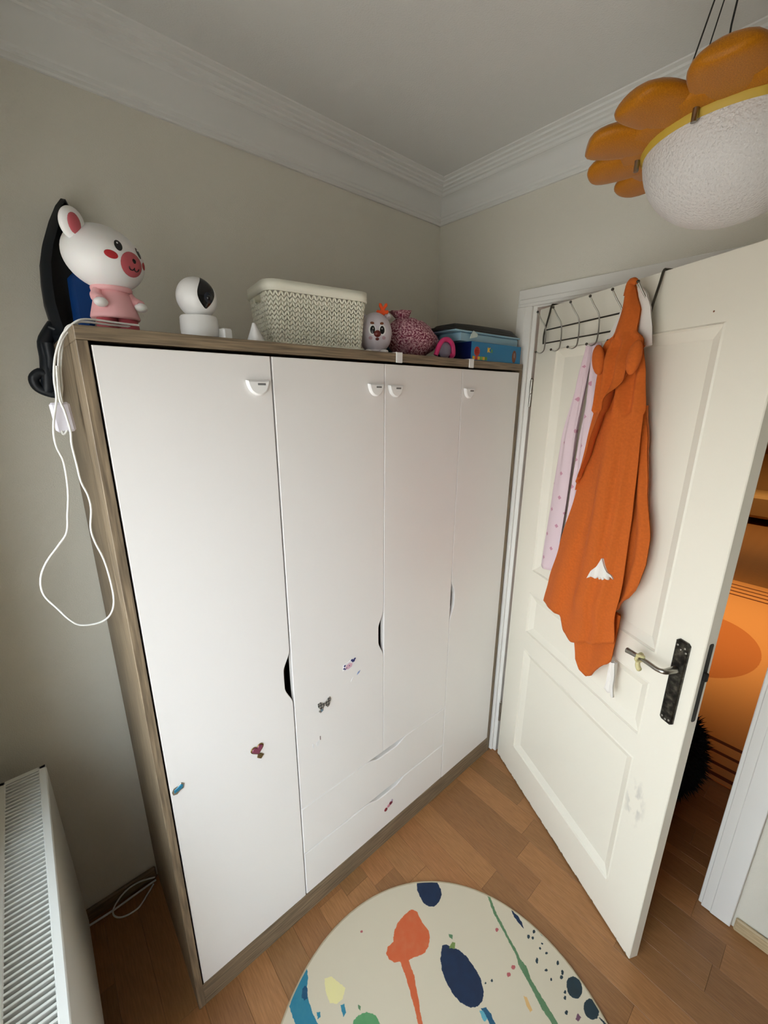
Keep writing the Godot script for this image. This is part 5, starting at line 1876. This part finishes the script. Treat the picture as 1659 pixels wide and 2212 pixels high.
func build_boxes() -> void:
	# blue game box: a navy end and a light blue long side
	var o := thing("game_box", at(Vector3(1.262, WH, -0.085), -0.03), "blue cardboard game box at the wardrobe end", "game box")
	var hx := 0.146
	var hz := 0.078
	var hh := 0.061
	var mb := MB.new()
	mb.box(Vector3(-hx, 0.0, -hz), Vector3(hx, hh, hz), 0.001)
	part("carton", mb, M.box_blue, o)
	mb = MB.new()
	mb.box(Vector3(-hx - 0.0008, 0.001, -hz + 0.001), Vector3(-hx + 0.0005, hh - 0.001, hz - 0.001))
	part("end_label", mb, M.box_navy, o)
	var z := hz
	var flat := func(pg: Array, m: Material, nm: String) -> void:
		var q := MB.new()
		q.extrude(pg, z - 0.0002, z + 0.0006)
		part(nm, q, m, o)
	flat.call(disc(-0.116, 0.030, 0.015, 0.0155, 18), M.print_red, "round_badge")
	flat.call(disc(-0.116, 0.030, 0.0125, 0.013, 18), M.print_red, "round_badge")
	for i in 3:
		flat.call([Vector2(-0.126, 0.023 + 0.0055 * i), Vector2(-0.106, 0.023 + 0.0055 * i), Vector2(-0.106, 0.0252 + 0.0055 * i), Vector2(-0.126, 0.0252 + 0.0055 * i)], M.white_print, "badge_line")
	var cs := [M.print_yellow, M.print_red, M.print_yellow, M.print_green, M.print_yellow, M.print_green]
	for i in 6:
		flat.call([Vector2(-0.138 + 0.0135 * i, 0.003), Vector2(-0.126 + 0.0135 * i, 0.003), Vector2(-0.126 + 0.0135 * i, 0.014), Vector2(-0.138 + 0.0135 * i, 0.014)], cs[i], "colour_patch")
	# K and the faded letter next to it
	flat.call([Vector2(-0.058, 0.030), Vector2(-0.053, 0.030), Vector2(-0.053, 0.036), Vector2(-0.047, 0.030), Vector2(-0.041, 0.030), Vector2(-0.049, 0.038), Vector2(-0.041, 0.046), Vector2(-0.047, 0.046), Vector2(-0.053, 0.040), Vector2(-0.053, 0.046), Vector2(-0.058, 0.046)], M.print_yellow, "letter_k")
	flat.call([Vector2(-0.036, 0.030), Vector2(-0.031, 0.030), Vector2(-0.031, 0.041), Vector2(-0.036, 0.041)], M.print_green, "letter_i")
	for s in [0.104]:
		flat.call(disc(s, 0.024, 0.013, 0.022, 16), M.brown, "brown_print")
		flat.call(disc(s + 0.001, 0.028, 0.0055, 0.010, 14), M.white_print, "white_print")
	# light blue plastic tub on it
	var t := thing("plastic_tub", at(Vector3(1.235, WH + hh, -0.095), -0.02), "light blue plastic tub lying on the game box", "plastic tub")
	mb = MB.new()
	var prof := [Vector2(-0.165, -0.075), Vector2(0.165, -0.075), Vector2(0.165, 0.085), Vector2(-0.165, 0.085)]
	mb.extrude(prof, 0.0, 0.027, 0.004)
	var body := part("tub_body", mb, M.tub, t)
	body.rotation.x = -PI / 2
	mb = MB.new()
	mb.box(Vector3(-0.20, 0.0275, -0.09), Vector3(0.173, 0.032, 0.082), 0.002)
	part("lip", mb, M.tub, t)
	mb = MB.new()
	mb.extrude([Vector2(-0.135, -0.004), Vector2(-0.095, 0.004), Vector2(-0.088, 0.014), Vector2(-0.11, 0.024), Vector2(-0.125, 0.012)], 0.0, 0.0015, 0.0004)
	var pp := part("paper_scrap", mb, mat(Color(0.80, 0.87, 0.86), 0.7), t)
	pp.position = Vector3(0.0, 0.010, 0.0880)
	pp.rotation.x = -0.25
	# black tray on the very top
	var k := thing("tray", at(Vector3(1.235, WH + hh + 0.0325, -0.10), -0.05), "shallow black tray on top of the light blue tub", "tray")
	mb = MB.new()
	var poly := curve([Vector2(-0.21, -0.06), Vector2(-0.205, 0.07), Vector2(-0.10, 0.085), Vector2(0.10, 0.085), Vector2(0.19, 0.07), Vector2(0.195, -0.05), Vector2(0.1, -0.08), Vector2(-0.1, -0.08), Vector2(-0.21, -0.06)], 5)
	poly.pop_back()
	mb.extrude(poly, 0.0, 0.009, 0.003, true)
	var b0 := part("tray_base", mb, M.black_tray, k)
	b0.rotation.x = -PI / 2
	mb = MB.new()
	var p2 := []
	for q in poly:
		p2.append(q * 0.86 + Vector2(0.02, 0))
	mb.extrude(p2, 0.009, 0.026, 0.012, true)
	var b1 := part("tray_rim", mb, M.black_tray, k)
	b1.rotation.x = -PI / 2

# ---------------------------------------------------------------- cables
func px_path(pts: Array, axis: int, value: float) -> Array:
	var out := []
	for p in pts:
		out.append(on_plane(Vector2(p[0], p[1]), axis, value + (p[2] if p.size() > 2 else 0.0)))
	return out

func build_cables() -> void:
	# white lamp cable that runs over the wardrobe corner, hangs down its side in a long loop and carries an adapter
	var o := thing("power_cable", Transform3D(), "white cable looped over the wardrobe corner with hanging adapter", "cable")
	var lines := [
		[[300, 703, -0.01], [250, 697, -0.005], [205, 691], [170, 692, 0.01], [140, 716, 0.005], [126, 745], [118, 780], [117, 820], [122, 860], [117, 900], [116, 935], [122, 965], [138, 1000], [147, 1060], [146, 1110], [144, 1150], [125, 1180], [100, 1215], [88, 1250], [95, 1285], [125, 1315], [150, 1338], [175, 1350], [215, 1345], [238, 1328], [246, 1300], [240, 1260], [225, 1210], [205, 1170], [196, 1140], [197, 1100], [190, 1070], [175, 1040], [165, 1000], [155, 960], [152, 930], [140, 890], [128, 860], [124, 820], [122, 790]],
		[[285, 706, -0.02], [240, 702, -0.012], [190, 696, -0.005], [165, 698, 0.0], [142, 722, 0.0], [130, 750, -0.01], [126, 790, -0.01], [128, 830, -0.01], [135, 870, -0.01], [146, 905, -0.008], [144, 930, -0.008], [137, 938, -0.008], [133, 930, -0.008]],
		[[168, 700, -0.015], [146, 726, -0.012], [134, 755, -0.012], [131, 800, -0.012], [134, 840, -0.014], [130, 872, -0.014]]]
	for l in lines:
		var mb := MB.new()
		var path := px_path(l, 2, -0.085)
		for i in path.size():      # rests on the wardrobe top and beside its flank
			if path[i].x > -0.001 and path[i].y > 1.80:
				path[i].y = maxf(path[i].y, WH + 0.0035)
			elif path[i].x > -0.004:
				path[i].x = -0.004
		mb.tube(curve(path, 6), 0.0021, 7)
		part("wire", mb, M.cable, o)
	var a := on_plane(Vector2(136, 900), 2, -0.10)
	var mb := MB.new()
	mb.box(Vector3(-0.0165, -0.029, -0.012), Vector3(0.0155, 0.027, 0.009), 0.004)
	var ad := part("adapter", mb, mat(Color(0.88, 0.865, 0.90), 0.4), o)
	ad.transform = Transform3D(Basis(Vector3(0, 0, 1), 0.06), a)
	# grey cable lying in a loop by the skirting board
	var f := thing("floor_cable", Transform3D(), "pale cable lying in a loop on floor beside the wardrobe", "cable")
	mb = MB.new()
	mb.tube(curve([Vector3(-0.23, 0.004, -0.452), Vector3(-0.15, 0.004, -0.449), Vector3(-0.085, 0.004, -0.452), Vector3(-0.01, 0.004, -0.456)], 8), 0.0036, 7)
	part("run", mb, M.cable, f)
	mb = MB.new()
	mb.tube(curve([Vector3(-0.012, 0.02, -0.455), Vector3(-0.06, 0.045, -0.455), Vector3(-0.105, 0.045, -0.453), Vector3(-0.142, 0.02, -0.446), Vector3(-0.148, 0.004, -0.43), Vector3(-0.125, 0.0035, -0.405), Vector3(-0.08, 0.0035, -0.40), Vector3(-0.045, 0.0035, -0.425), Vector3(-0.02, 0.006, -0.445)], 8), 0.0028, 7)
	part("loop", mb, M.cable, f)
